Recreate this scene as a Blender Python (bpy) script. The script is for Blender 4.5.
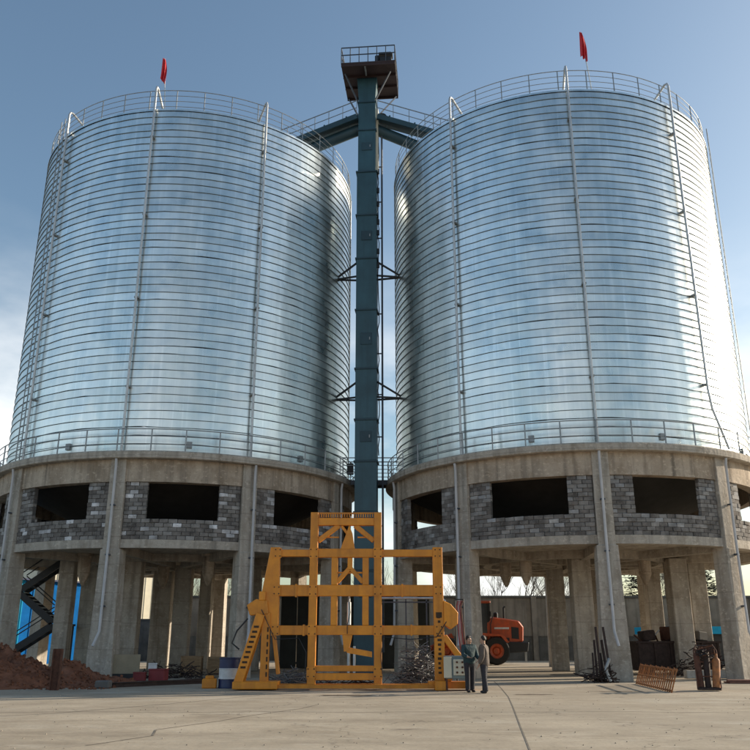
import bpy, bmesh, math, random
from mathutils import Vector, Matrix, Euler, noise as mnoise
R = math.radians
rnd = random.Random(7)
for o in list(bpy.data.objects): bpy.data.objects.remove(o)
S = bpy.context.scene
COL = S.collection

# ------------------------------------------------------------------ camera
PITCH = math.atan(265 / 818)
cam = bpy.data.cameras.new('camera'); camo = bpy.data.objects.new('camera', cam); COL.objects.link(camo)
camo.location = (0, 0, 1.6); camo.rotation_euler = (math.pi / 2 + PITCH, 0, 0)
cam.sensor_width = 36; cam.lens = 818 / 750 * 36; cam.clip_end = 6000; cam.clip_start = 0.1
S.camera = camo

# ------------------------------------------------------------------ sky and sun
SUN_AZ = 69.0      # degrees clockwise from +Y
SUN_EL = 18.5
w = bpy.data.worlds.new('World'); S.world = w; w.use_nodes = True
nt = w.node_tree; nt.nodes.clear()
def N(tree, t, **k):
    n = tree.nodes.new(t)
    for a, b in k.items(): setattr(n, a, b)
    return n
sky = N(nt, 'ShaderNodeTexSky', sky_type='NISHITA', sun_disc=False, sun_elevation=R(SUN_EL), sun_rotation=R(SUN_AZ),
        altitude=50, air_density=1.1, dust_density=1.9, ozone_density=2.0)
bg = N(nt, 'ShaderNodeBackground'); bg.inputs['Strength'].default_value = 0.112
wo = N(nt, 'ShaderNodeOutputWorld')
# thin cloud low in the sky, all the way round
tc = N(nt, 'ShaderNodeTexCoord')
mp = N(nt, 'ShaderNodeMapping'); mp.inputs['Scale'].default_value = (1.0, 1.0, 2.3); mp.inputs['Location'].default_value = (0.35, 0.0, 0.1)
nz = N(nt, 'ShaderNodeTexNoise'); nz.inputs['Scale'].default_value = 2.6; nz.inputs['Detail'].default_value = 7; nz.inputs['Roughness'].default_value = 0.52
cr = N(nt, 'ShaderNodeMapRange'); cr.inputs['From Min'].default_value = 0.47; cr.inputs['From Max'].default_value = 0.62
sp = N(nt, 'ShaderNodeSeparateXYZ')
el = N(nt, 'ShaderNodeMapRange'); el.inputs['From Min'].default_value = 0.50; el.inputs['From Max'].default_value = 0.12
el.interpolation_type = 'SMOOTHSTEP'
mul = N(nt, 'ShaderNodeMath', operation='MULTIPLY'); mul2 = N(nt, 'ShaderNodeMath', operation='MULTIPLY'); mul2.inputs[1].default_value = 0.95
mix = N(nt, 'ShaderNodeMix', data_type='RGBA'); mix.inputs['B'].default_value = (8.2, 8.25, 8.2, 1)
L = nt.links.new
L(tc.outputs['Generated'], mp.inputs['Vector']); L(mp.outputs[0], nz.inputs['Vector']); L(nz.outputs['Fac'], cr.inputs['Value'])
L(tc.outputs['Generated'], sp.inputs[0]); L(sp.outputs['Z'], el.inputs['Value'])
L(cr.outputs[0], mul.inputs[0]); L(el.outputs[0], mul.inputs[1]); L(mul.outputs[0], mul2.inputs[0])
L(mul2.outputs[0], mix.inputs['Factor']); tint = N(nt, 'ShaderNodeMix', data_type='RGBA', blend_type='MULTIPLY'); tint.inputs['Factor'].default_value = 1; tint.inputs['B'].default_value = (1.16, 1.19, 1.13, 1)
L(sky.outputs[0], tint.inputs['A']); L(tint.outputs['Result'], mix.inputs['A']); L(mix.outputs['Result'], bg.inputs['Color'])
L(bg.outputs[0], wo.inputs['Surface'])
sl = bpy.data.lights.new('sun', 'SUN'); sl.energy = 4.9; sl.angle = R(0.53); sl.color = (1.0, 0.86, 0.68)
so = bpy.data.objects.new('sun', sl); COL.objects.link(so)
sd = Vector((math.sin(R(SUN_AZ)) * math.cos(R(SUN_EL)), math.cos(R(SUN_AZ)) * math.cos(R(SUN_EL)), math.sin(R(SUN_EL))))
so.rotation_euler = sd.to_track_quat('Z', 'Y').to_euler(); so.location = (40, 40, 60)
S.view_settings.view_transform = 'Standard'; S.view_settings.look = 'None'; S.view_settings.gamma = 1
S.view_settings.exposure = 0.5; S.view_settings.use_curve_mapping = False
S.render.engine = 'CYCLES'

# ------------------------------------------------------------------ materials
MATS = {}
def mat(name, col, rough=0.7, metal=0.0, var=0.25, scale=2.0, bump=0.0, bscale=20.0, col2=None, stretch=(1, 1, 1),
        random_obj=0.0, island=0.0, spec=0.5, streak=0.0, detail=6, sharp=(0.35, 0.68)):
    """procedural material: two-tone noise, optional vertical streak dirt, per-object tone, bump"""
    if name in MATS: return MATS[name]
    m = bpy.data.materials.new(name); m.use_nodes = True; t = m.node_tree; b = t.nodes['Principled BSDF']
    LK = t.links.new
    b.inputs['Roughness'].default_value = rough; b.inputs['Metallic'].default_value = metal
    b.inputs['Specular IOR Level'].default_value = spec
    g = N(t, 'ShaderNodeNewGeometry'); mpn = N(t, 'ShaderNodeMapping'); mpn.inputs['Scale'].default_value = stretch
    LK(g.outputs['Position'], mpn.inputs['Vector'])
    n = N(t, 'ShaderNodeTexNoise'); n.inputs['Scale'].default_value = scale; n.inputs['Detail'].default_value = detail; n.inputs['Roughness'].default_value = 0.6
    LK(mpn.outputs[0], n.inputs['Vector'])
    mr = N(t, 'ShaderNodeMapRange'); mr.inputs['From Min'].default_value = sharp[0]; mr.inputs['From Max'].default_value = sharp[1]
    LK(n.outputs['Fac'], mr.inputs['Value'])
    mx = N(t, 'ShaderNodeMix', data_type='RGBA')
    mx.inputs['A'].default_value = (*col, 1)
    mx.inputs['B'].default_value = (*(col2 if col2 else tuple(c * (1 - var) for c in col)), 1)
    LK(mr.outputs[0], mx.inputs['Factor']); out = mx.outputs['Result']
    if streak:
        mp2 = N(t, 'ShaderNodeMapping'); mp2.inputs['Scale'].default_value = (3.5, 3.5, 0.22); LK(g.outputs['Position'], mp2.inputs['Vector'])
        n2 = N(t, 'ShaderNodeTexNoise'); n2.inputs['Scale'].default_value = 1.0; n2.inputs['Detail'].default_value = 5; LK(mp2.outputs[0], n2.inputs['Vector'])
        r2 = N(t, 'ShaderNodeMapRange'); r2.inputs['From Min'].default_value = 0.48; r2.inputs['From Max'].default_value = 0.75; r2.inputs['To Max'].default_value = streak
        LK(n2.outputs['Fac'], r2.inputs['Value'])
        m2 = N(t, 'ShaderNodeMix', data_type='RGBA'); m2.inputs['B'].default_value = (*(c * 0.35 for c in col), 1)
        LK(r2.outputs[0], m2.inputs['Factor']); LK(out, m2.inputs['A']); out = m2.outputs['Result']
    if random_obj or island:
        if island: src = g.outputs['Random Per Island']
        else:
            oi = N(t, 'ShaderNodeObjectInfo'); src = oi.outputs['Random']
        a = random_obj or island
        r3 = N(t, 'ShaderNodeMapRange'); r3.inputs['To Min'].default_value = 1 - a; r3.inputs['To Max'].default_value = 1 + a
        LK(src, r3.inputs['Value'])
        m3 = N(t, 'ShaderNodeMix', data_type='RGBA', blend_type='MULTIPLY'); m3.inputs['Factor'].default_value = 1
        LK(out, m3.inputs['A']); LK(r3.outputs[0], m3.inputs['B']); out = m3.outputs['Result']
    LK(out, b.inputs['Base Color'])
    if bump:
        n4 = N(t, 'ShaderNodeTexNoise'); n4.inputs['Scale'].default_value = bscale; n4.inputs['Detail'].default_value = 5; LK(mpn.outputs[0], n4.inputs['Vector'])
        bp = N(t, 'ShaderNodeBump'); bp.inputs['Strength'].default_value = bump; bp.inputs['Distance'].default_value = 0.03
        LK(n4.outputs['Fac'], bp.inputs['Height']); LK(bp.outputs[0], b.inputs['Normal'])
    MATS[name] = m
    return m

def mat_block(name, island, pale=1.0):
    m = bpy.data.materials.new(name); m.use_nodes = True; t = m.node_tree; b = t.nodes['Principled BSDF']; LK = t.links.new
    b.inputs['Roughness'].default_value = 0.92; b.inputs['Specular IOR Level'].default_value = 0.2
    g = N(t, 'ShaderNodeNewGeometry')
    if island: src = g.outputs['Random Per Island']
    else: src = N(t, 'ShaderNodeObjectInfo').outputs['Random']
    cr = N(t, 'ShaderNodeValToRGB'); e = cr.color_ramp.elements
    e[0].position = 0.0; e[0].color = (0.095, 0.085, 0.078, 1); e[1].position = 1.0; e[1].color = (0.21 + .25 * pale, 0.205 + .255 * pale, 0.2 + .27 * pale, 1)
    for p, c in ((0.35, (0.125, 0.115, 0.107)), (0.7, (0.16, 0.15, 0.14)), (0.86, (0.205, 0.195, 0.185)), (0.93, (0.2 + .14 * pale, 0.2 + .14 * pale, 0.2 + .15 * pale))):
        q = cr.color_ramp.elements.new(p); q.color = (*c, 1)
    LK(src, cr.inputs[0])
    n = N(t, 'ShaderNodeTexNoise'); n.inputs['Scale'].default_value = 2.2; n.inputs['Detail'].default_value = 8; LK(g.outputs['Position'], n.inputs['Vector'])
    r = N(t, 'ShaderNodeMapRange'); r.inputs['From Min'].default_value = 0.3; r.inputs['From Max'].default_value = 0.7; r.inputs['To Min'].default_value = 0.75; r.inputs['To Max'].default_value = 1.95
    LK(n.outputs['Fac'], r.inputs['Value'])
    mx = N(t, 'ShaderNodeMix', data_type='RGBA', blend_type='MULTIPLY'); mx.inputs['Factor'].default_value = 1
    LK(cr.outputs[0], mx.inputs['A']); LK(r.outputs[0], mx.inputs['B'])
    n3 = N(t, 'ShaderNodeTexNoise'); n3.inputs['Scale'].default_value = 7; n3.inputs['Detail'].default_value = 9; n3.inputs['Roughness'].default_value = 0.7; LK(g.outputs['Position'], n3.inputs['Vector'])
    q3 = N(t, 'ShaderNodeMapRange'); q3.inputs['From Min'].default_value = 0.52; q3.inputs['From Max'].default_value = 0.66; q3.inputs['To Max'].default_value = 0.75; LK(n3.outputs['Fac'], q3.inputs['Value'])
    m4 = N(t, 'ShaderNodeMix', data_type='RGBA'); m4.inputs['B'].default_value = (0.24, 0.225, 0.205, 1); LK(q3.outputs[0], m4.inputs['Factor']); LK(mx.outputs['Result'], m4.inputs['A']); LK(m4.outputs['Result'], b.inputs['Base Color'])
    n2 = N(t, 'ShaderNodeTexNoise'); n2.inputs['Scale'].default_value = 30; n2.inputs['Detail'].default_value = 6; LK(g.outputs['Position'], n2.inputs['Vector'])
    bp = N(t, 'ShaderNodeBump'); bp.inputs['Strength'].default_value = 0.6; bp.inputs['Distance'].default_value = 0.02
    LK(n2.outputs['Fac'], bp.inputs['Height']); LK(bp.outputs[0], b.inputs['Normal'])
    return m

def mat_steel():
    m = bpy.data.materials.new('galvanised'); m.use_nodes = True; t = m.node_tree; b = t.nodes['Principled BSDF']; LK = t.links.new
    b.inputs['Metallic'].default_value = 1.0
    g = N(t, 'ShaderNodeNewGeometry')
    # vertical bands: sheet tone, z stretched
    mp = N(t, 'ShaderNodeMapping'); mp.inputs['Scale'].default_value = (1.9, 1.9, 0.07); LK(g.outputs['Position'], mp.inputs['Vector'])
    n = N(t, 'ShaderNodeTexNoise'); n.inputs['Scale'].default_value = 1.0; n.inputs['Detail'].default_value = 6; n.inputs['Roughness'].default_value = 0.6; LK(mp.outputs[0], n.inputs['Vector'])
    n2 = N(t, 'ShaderNodeTexNoise'); n2.inputs['Scale'].default_value = 0.9; n2.inputs['Detail'].default_value = 7; LK(g.outputs['Position'], n2.inputs['Vector'])
    oi = N(t, 'ShaderNodeObjectInfo')
    add = N(t, 'ShaderNodeMath', operation='ADD'); LK(n.outputs['Fac'], add.inputs[0]); LK(n2.outputs['Fac'], add.inputs[1])
    r = N(t, 'ShaderNodeMapRange'); r.inputs['From Min'].default_value = 0.7; r.inputs['From Max'].default_value = 1.3; r.inputs['To Min'].default_value = 0.0; r.inputs['To Max'].default_value = 1.0
    LK(add.outputs[0], r.inputs['Value'])
    mx = N(t, 'ShaderNodeMix', data_type='RGBA'); mx.inputs['A'].default_value = (0.57, 0.625, 0.625, 1); mx.inputs['B'].default_value = (0.81, 0.835, 0.82, 1)
    LK(r.outputs[0], mx.inputs['Factor'])
    mp5 = N(t, 'ShaderNodeMapping'); mp5.inputs['Scale'].default_value = (5.5, 5.5, 0.16); LK(g.outputs['Position'], mp5.inputs['Vector'])
    n5 = N(t, 'ShaderNodeTexNoise'); n5.inputs['Scale'].default_value = 1.0; n5.inputs['Detail'].default_value = 3; LK(mp5.outputs[0], n5.inputs['Vector'])
    r5 = N(t, 'ShaderNodeMapRange'); r5.inputs['From Min'].default_value = 0.56; r5.inputs['From Max'].default_value = 0.72; r5.inputs['To Max'].default_value = 0.45; LK(n5.outputs['Fac'], r5.inputs['Value'])
    m5 = N(t, 'ShaderNodeMix', data_type='RGBA'); m5.inputs['B'].default_value = (0.93, 0.945, 0.93, 1); LK(r5.outputs[0], m5.inputs['Factor']); LK(mx.outputs['Result'], m5.inputs['A']); mx = m5
    r3 = N(t, 'ShaderNodeMapRange'); r3.inputs['To Min'].default_value = 0.90; r3.inputs['To Max'].default_value = 1.06; LK(oi.outputs['Random'], r3.inputs['Value'])
    m3 = N(t, 'ShaderNodeMix', data_type='RGBA', blend_type='MULTIPLY'); m3.inputs['Factor'].default_value = 1
    LK(mx.outputs['Result'], m3.inputs['A']); LK(r3.outputs[0], m3.inputs['B']); LK(m3.outputs['Result'], b.inputs['Base Color'])
    rr = N(t, 'ShaderNodeMapRange'); rr.inputs['From Min'].default_value = 0.3; rr.inputs['From Max'].default_value = 0.7; rr.inputs['To Min'].default_value = 0.25; rr.inputs['To Max'].default_value = 0.37
    LK(n2.outputs['Fac'], rr.inputs['Value']); LK(rr.outputs[0], b.inputs['Roughness'])
    mp4 = N(t, 'ShaderNodeMapping'); mp4.inputs['Scale'].default_value = (0.9, 0.9, 0.55); LK(g.outputs['Position'], mp4.inputs['Vector'])
    n4 = N(t, 'ShaderNodeTexNoise'); n4.inputs['Scale'].default_value = 1.0; n4.inputs['Detail'].default_value = 2.5; LK(mp4.outputs[0], n4.inputs['Vector'])
    bp = N(t, 'ShaderNodeBump'); bp.inputs['Strength'].default_value = 0.55; bp.inputs['Distance'].default_value = 0.08
    LK(n4.outputs['Fac'], bp.inputs['Height']); LK(bp.outputs[0], b.inputs['Normal'])
    return m

def mat_concrete(name, col, col2, streak=0.7):
    """cast concrete: blotches, rain streaks and faint horizontal formwork joints"""
    m = mat(name, col, 0.9, 0, col2=col2, scale=0.9, streak=streak, spec=0.2, detail=9, sharp=(0.3, 0.7))
    t = m.node_tree; b = t.nodes['Principled BSDF']; LK = t.links.new
    g = N(t, 'ShaderNodeNewGeometry'); wv = N(t, 'ShaderNodeTexWave', wave_type='BANDS', bands_direction='Z', wave_profile='SAW')
    wv.inputs['Scale'].default_value = 0.26; wv.inputs['Distortion'].default_value = 0.35; wv.inputs['Detail'].default_value = 1
    LK(g.outputs['Position'], wv.inputs['Vector'])
    r = N(t, 'ShaderNodeMapRange'); r.inputs['From Min'].default_value = 0.95; r.inputs['From Max'].default_value = 1.0
    r.inputs['To Min'].default_value = 1.0; r.inputs['To Max'].default_value = 0.72; LK(wv.outputs['Fac'], r.inputs['Value'])
    old = b.inputs['Base Color'].links[0].from_socket
    mx = N(t, 'ShaderNodeMix', data_type='RGBA', blend_type='MULTIPLY'); mx.inputs['Factor'].default_value = 1
    LK(old, mx.inputs['A']); LK(r.outputs[0], mx.inputs['B']); LK(mx.outputs['Result'], b.inputs['Base Color'])
    last = mx.outputs['Result']
    for (sc_, lo, hi, amt, cc, st) in ((1.7, .50, .66, .55, (col2[0] * .62, col2[1] * .58, col2[2] * .52), (1, 1, .6)), (4.5, .55, .68, .6, (min(1, col[0] * 1.35), min(1, col[1] * 1.33), min(1, col[2] * 1.3)), (1, 1, 1.6)), (11, .58, .7, .6, (col2[0] * .5, col2[1] * .5, col2[2] * .48), (1, 1, 1))):
        mpp = N(t, 'ShaderNodeMapping'); mpp.inputs['Scale'].default_value = st; mpp.inputs['Location'].default_value = (sc_ * 3, 1, 2); LK(g.outputs['Position'], mpp.inputs['Vector'])
        nn = N(t, 'ShaderNodeTexNoise'); nn.inputs['Scale'].default_value = sc_; nn.inputs['Detail'].default_value = 8; nn.inputs['Roughness'].default_value = .65; LK(mpp.outputs[0], nn.inputs['Vector'])
        rr = N(t, 'ShaderNodeMapRange'); rr.inputs['From Min'].default_value = lo; rr.inputs['From Max'].default_value = hi; rr.inputs['To Max'].default_value = amt; LK(nn.outputs['Fac'], rr.inputs['Value'])
        xx = N(t, 'ShaderNodeMix', data_type='RGBA'); xx.inputs['B'].default_value = (*cc, 1); LK(rr.outputs[0], xx.inputs['Factor']); LK(last, xx.inputs['A']); last = xx.outputs['Result']
    LK(last, b.inputs['Base Color'])
    n4 = N(t, 'ShaderNodeTexNoise'); n4.inputs['Scale'].default_value = 6; n4.inputs['Detail'].default_value = 8; LK(g.outputs['Position'], n4.inputs['Vector'])
    bp = N(t, 'ShaderNodeBump'); bp.inputs['Strength'].default_value = 0.5; bp.inputs['Distance'].default_value = 0.04
    LK(n4.outputs['Fac'], bp.inputs['Height']); LK(bp.outputs[0], b.inputs['Normal'])
    return m

STEEL = mat_steel()
SEAM = mat('seam_grime_shade', (0.22, 0.265, 0.285), 0.6, 0.6, 0.3, 2)  # seam lip darkened: grime plus the shade of the fold, in the colour
BLOCKS = {p: (mat_block('concrete_block', False, p), mat_block('concrete_block_mass', True, p)) for p in (0.15, 0.9)}
CONC = mat_concrete('cast_concrete', (0.475, 0.43, 0.37), (0.355, 0.315, 0.265))
CONCR = mat_concrete('cast_concrete_brown', (0.50, 0.42, 0.335), (0.33, 0.265, 0.20), 1.0)
MORT = mat('mortar', (0.10, 0.097, 0.095), 0.95)
GALV = mat('galvanised_pipe', (0.60, 0.61, 0.61), 0.5, 0.7, 0.25, 3)
RAIL = mat('rail_grey', (0.34, 0.36, 0.37), 0.5, 0.6, 0.3, 4)
RAILD = mat('rail_dark', (0.07, 0.085, 0.11), 0.55, 0.2, 0.3, 4)
PVC = mat('plastic_pipe', (0.52, 0.52, 0.53), 0.5, 0, 0.2, 1.5)
TEAL = mat('teal_paint', (0.034, 0.098, 0.128), 0.45, 0.1, 0.35, 0.8, streak=0.35)
TEALD = mat('teal_paint_dark', (0.022, 0.062, 0.085), 0.5, 0.1, 0.3, 1.0)
REDOX = mat('red_oxide', (0.032, 0.015, 0.014), 0.7, 0, 0.4, 1.2)
BLACK = mat('black_steel', (0.02, 0.021, 0.024), 0.5, 0.2, 0.3, 5)
YEL = mat('yellow_paint', (0.69, 0.255, 0.010), 0.45, 0, 0.28, 2.6, streak=0.45, random_obj=0.10, col2=(0.54, 0.19, 0.012), bump=0.15, bscale=12)
DARKMARK = mat('dark_slot', (0.05, 0.028, 0.012), 0.8)
RUST = mat('rusty_steel', (0.13, 0.055, 0.034), 0.85, 0.1, 0.5, 6, bump=0.3)
RUSTD = mat('dark_rusty_steel', (0.055, 0.035, 0.03), 0.85, 0.1, 0.5, 6, bump=0.3)
SCRAP = mat('bright_scrap', (0.23, 0.235, 0.24), 0.5, 0.6, 0.5, 5)
EARTH = mat('red_earth', (0.22, 0.10, 0.062), 0.95, 0, 0.5, 2.5, bump=1.0, bscale=7, spec=0.1)
ORANGE = mat('orange_paint', (0.54, 0.08, 0.018), 0.5, 0, 0.25, 3, col2=(0.30, 0.07, 0.03), streak=0.4)
RUBBER = mat('tyre_rubber', (0.018, 0.018, 0.019), 0.85, 0, 0.3, 8)
BLUE = mat('blue_sheet', (0.008, 0.13, 0.40), 0.8, 0, 0.25, 2, spec=0.05)
CYAN = mat('cyan_sheet', (0.03, 0.33, 0.55), 0.8, 0, 0.2, 2, spec=0.05)
NAVY = mat('navy_paint', (0.016, 0.03, 0.10), 0.45, 0, 0.3, 5)
WHITEP = mat('white_paint', (0.62, 0.63, 0.64), 0.55, 0, 0.2, 5)
CREAM = mat('cream_sheet', (0.62, 0.58, 0.46), 0.6, 0, 0.12, 2)
WALLM = mat('old_render', (0.235, 0.205, 0.17), 0.92, 0, 0.4, 0.8, streak=0.7, bump=0.3, spec=0.2)
WALLD = mat('dark_stone', (0.125, 0.12, 0.11), 0.92, 0, 0.4, 1.3, streak=0.5, bump=0.4, spec=0.2)
WOOD = mat('raw_wood', (0.31, 0.205, 0.11), 0.8, 0, 0.35, 3, stretch=(1, 1, 6))
BARK = mat('bare_bark', (0.19, 0.165, 0.14), 0.9, 0, 0.4, 3)
NEEDLE = mat('dark_needles', (0.045, 0.062, 0.04), 0.8, 0, 0.4, 3, island=0.45)
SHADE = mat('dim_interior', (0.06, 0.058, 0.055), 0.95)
FLAG = mat('flag_red', (0.62, 0.025, 0.035), 0.7, 0, 0.15, 3)
FLAGY = mat('flag_yellow', (0.8, 0.55, 0.03), 0.7)
SKIN = mat('skin', (0.42, 0.25, 0.17), 0.55, 0, 0.15, 20)
HAIR = mat('black_hair', (0.013, 0.011, 0.011), 0.55, 0, 0.3, 60, bump=0.5, bscale=120)
GLASS = mat('dark_glass', (0.03, 0.035, 0.04), 0.12, 0, 0.1, 2, spec=0.8)

# ground
def mat_ground():
    m = mat('yard_concrete', (0.45, 0.388, 0.30), 0.93, 0, col2=(0.31, 0.262, 0.198), scale=0.42, bump=0.35, bscale=3.5, spec=0.15, detail=10)
    t = m.node_tree; b = t.nodes['Principled BSDF']; LK = t.links.new
    g = N(t, 'ShaderNodeNewGeometry')
    out = b.inputs['Base Color'].links[0].from_socket
    def layer(out, scale, stretch, lo, hi, amt, col, det=6, loc=(0, 0, 0)):
        mp = N(t, 'ShaderNodeMapping'); mp.inputs['Scale'].default_value = stretch; mp.inputs['Location'].default_value = loc; LK(g.outputs['Position'], mp.inputs['Vector'])
        n = N(t, 'ShaderNodeTexNoise'); n.inputs['Scale'].default_value = scale; n.inputs['Detail'].default_value = det; n.inputs['Roughness'].default_value = 0.62; LK(mp.outputs[0], n.inputs['Vector'])
        r = N(t, 'ShaderNodeMapRange'); r.inputs['From Min'].default_value = lo; r.inputs['From Max'].default_value = hi; r.inputs['To Max'].default_value = amt; LK(n.outputs['Fac'], r.inputs['Value'])
        x = N(t, 'ShaderNodeMix', data_type='RGBA'); x.inputs['B'].default_value = (*col, 1); LK(r.outputs[0], x.inputs['Factor']); LK(out, x.inputs['A'])
        return x.outputs['Result']
    out = layer(out, 1.0, (0.24, 0.85, 1), 0.50, 0.72, 0.6, (0.20, 0.165, 0.125), det=9)           # tyre drag marks across the yard
    out = layer(out, 0.5, (0.5, 0.9, 1), 0.55, 0.68, 0.6, (0.46, 0.42, 0.35), loc=(9, 3, 0))  # pale dust
    out = layer(out, 0.8, (0.35, 0.8, 1), 0.63, 0.70, 0.75, (0.10, 0.085, 0.075), loc=(4, 17, 0))  # oil and damp
    out = layer(out, 14.0, (1, 1, 1), 0.52, 0.75, 0.6, (0.17, 0.145, 0.115), det=6)
    out = layer(out, 0.16, (0.7, 1.3, 1), 0.45, 0.65, 0.55, (0.30, 0.26, 0.205), det=8, loc=(31, 7, 0))
    out = layer(out, 2.2, (0.5, 1.2, 1), 0.55, 0.7, 0.5, (0.50, 0.45, 0.37), det=8, loc=(3, 71, 0))
    # hairline cracks
    vo = N(t, 'ShaderNodeTexVoronoi', feature='DISTANCE_TO_EDGE'); vo.inputs['Scale'].default_value = 0.17
    nn = N(t, 'ShaderNodeTexNoise'); nn.inputs['Scale'].default_value = 0.9; nn.inputs['Detail'].default_value = 6; LK(g.outputs['Position'], nn.inputs['Vector'])
    va = N(t, 'ShaderNodeVectorMath', operation='ADD'); LK(g.outputs['Position'], va.inputs[0])
    vs = N(t, 'ShaderNodeVectorMath', operation='SCALE'); vs.inputs['Scale'].default_value = 1.6; LK(nn.outputs['Color'], vs.inputs[0]); LK(vs.outputs[0], va.inputs[1])
    LK(va.outputs[0], vo.inputs['Vector'])
    r = N(t, 'ShaderNodeMapRange'); r.inputs['From Min'].default_value = 0.001; r.inputs['From Max'].default_value = 0.005; r.inputs['To Min'].default_value = 0.4; r.inputs['To Max'].default_value = 0.0
    LK(vo.outputs['Distance'], r.inputs['Value'])
    x = N(t, 'ShaderNodeMix', data_type='RGBA'); x.inputs['B'].default_value = (0.10, 0.085, 0.07, 1); LK(r.outputs[0], x.inputs['Factor']); LK(out, x.inputs['A'])
    LK(x.outputs['Result'], b.inputs['Base Color'])
    return m
YARD = mat_ground()

# ------------------------------------------------------------------ mesh helpers
class MB:
    def __init__(s): s.v = []; s.f = []
    def box(s, c, d, rot=None):
        n = len(s.v); hx, hy, hz = d[0] / 2, d[1] / 2, d[2] / 2
        for x in (-hx, hx):
            for y in (-hy, hy):
                for z in (-hz, hz):
                    p = Vector((x, y, z))
                    if rot is not None: p = rot @ p
                    s.v.append((c[0] + p.x, c[1] + p.y, c[2] + p.z))
        s.f += [tuple(n + i for i in q) for q in ((0, 1, 3, 2), (4, 6, 7, 5), (0, 4, 5, 1), (2, 3, 7, 6), (0, 2, 6, 4), (1, 5, 7, 3))]
        return s
    def bar(s, a, b, w, h=None, up=(0, 0, 1)):
        """rectangular bar from a to b, w across and h along 'up'"""
        a = Vector(a); b = Vector(b); d = (b - a); ln = d.length
        if ln < 1e-6: return s
        d.normalize(); up = Vector(up)
        if abs(d.dot(up)) > 0.98: up = Vector((0, 1, 0))
        x = d.cross(up).normalized(); y = x.cross(d).normalized()
        m = Matrix((x, d, y)).transposed()
        return s.box((a + b) / 2, (w, ln, h or w), m)
    def tube(s, pts, r, n=8, caps=True, r2=None):
        pts = [Vector(p) for p in pts]; base = len(s.v); k = len(pts); px = None
        for i, p in enumerate(pts):
            if i == 0: d = pts[1] - p
            elif i == k - 1: d = p - pts[i - 1]
            else: d = (pts[i + 1] - p).normalized() + (p - pts[i - 1]).normalized()
            if d.length < 1e-9: d = Vector((0, 0, 1))
            d.normalize()
            if px is None:
                up = Vector((0, 0, 1)) if abs(d.z) < 0.9 else Vector((1, 0, 0)); px = d.cross(up).normalized()
            else: px = (px - d * px.dot(d)).normalized()
            py = d.cross(px); rr = r if r2 is None else r + (r2 - r) * i / (k - 1)
            for j in range(n):
                t = 2 * math.pi * j / n; q = p + (px * math.cos(t) + py * math.sin(t)) * rr; s.v.append(tuple(q))
        for i in range(k - 1):
            for j in range(n):
                a = base + i * n + j; b2 = base + i * n + (j + 1) % n
                s.f.append((a, b2, b2 + n, a + n))
        if caps:
            s.f.append(tuple(base + j for j in range(n))[::-1]); s.f.append(tuple(base + (k - 1) * n + j for j in range(n)))
        return s
    def sweep(s, prof, a0, a1, segs, closed_prof=True, full=False, caps=True):
        """profile of (radius, z) swept about z from azimuth a0 to a1 (degrees, 0 towards the camera side)"""
        base = len(s.v); k = len(prof); cnt = segs if full else segs + 1
        for i in range(cnt):
            a = R(a0 + (a1 - a0) * i / segs)
            for (r, z) in prof: s.v.append((r * math.sin(a), -r * math.cos(a), z))
        m = k if closed_prof else k - 1
        for i in range(segs):
            i2 = (i + 1) % cnt
            for j in range(m):
                j2 = (j + 1) % k
                s.f.append((base + i * k + j, base + i2 * k + j, base + i2 * k + j2, base + i * k + j2))
        if not full and closed_prof and caps:
            s.f.append(tuple(base + j for j in range(k))); s.f.append(tuple(base + (cnt - 1) * k + j for j in range(k))[::-1])
        return s
    def prism(s, poly, y0, y1):
        """polygon in x,z extruded along y"""
        b = len(s.v); k = len(poly)
        for (x, z) in poly: s.v.append((x, y0, z))
        for (x, z) in poly: s.v.append((x, y1, z))
        s.f.append(tuple(b + i for i in range(k))); s.f.append(tuple(b + k + i for i in range(k))[::-1])
        for i in range(k):
            j = (i + 1) % k; s.f.append((b + i, b + k + i, b + k + j, b + j))
        return s
    def lathe(s, prof, c=(0, 0, 0), n=20, axis='z'):
        b = len(s.v); k = len(prof)
        for i in range(n):
            t = 2 * math.pi * i / n
            for (r, z) in prof:
                if axis == 'z': p = (c[0] + r * math.cos(t), c[1] + r * math.sin(t), c[2] + z)
                elif axis == 'y': p = (c[0] + r * math.cos(t), c[1] + z, c[2] + r * math.sin(t))
                else: p = (c[0] + z, c[1] + r * math.cos(t), c[2] + r * math.sin(t))
                s.v.append(p)
        for i in range(n):
            i2 = (i + 1) % n
            for j in range(k - 1): s.f.append((b + i * k + j, b + i2 * k + j, b + i2 * k + j + 1, b + i * k + j + 1))
        return s
    def quad(s, a, b, c, d):
        n = len(s.v); s.v += [tuple(a), tuple(b), tuple(c), tuple(d)]; s.f.append((n, n + 1, n + 2, n + 3)); return s
    def mesh(s, name, smooth=False, bevel=0.0):
        me = bpy.data.meshes.new(name); me.from_pydata(s.v, [], s.f); me.validate()
        bm = bmesh.new(); bm.from_mesh(me)
        bmesh.ops.recalc_face_normals(bm, faces=bm.faces)
        if bevel:
            es = [e for e in bm.edges if len(e.link_faces) == 2 and e.calc_face_angle(0) > 0.7]
            bmesh.ops.bevel(bm, geom=es, offset=bevel, segments=1, affect='EDGES', clamp_overlap=True)
        bm.to_mesh(me); bm.free()
        if smooth:
            me.polygons.foreach_set('use_smooth', [True] * len(me.polygons)); me.set_sharp_from_angle(angle=R(38))
        me.update(); return me
    def build(s, name, m, parent=None, smooth=False, bevel=0.0):
        return link(name, s.mesh(name, smooth, bevel), m, parent)
def link(name, me, m=None, parent=None):
    if m is not None and not me.materials: me.materials.append(m)
    o = bpy.data.objects.new(name, me); COL.objects.link(o)
    if parent is not None: o.parent = parent
    return o
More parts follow.
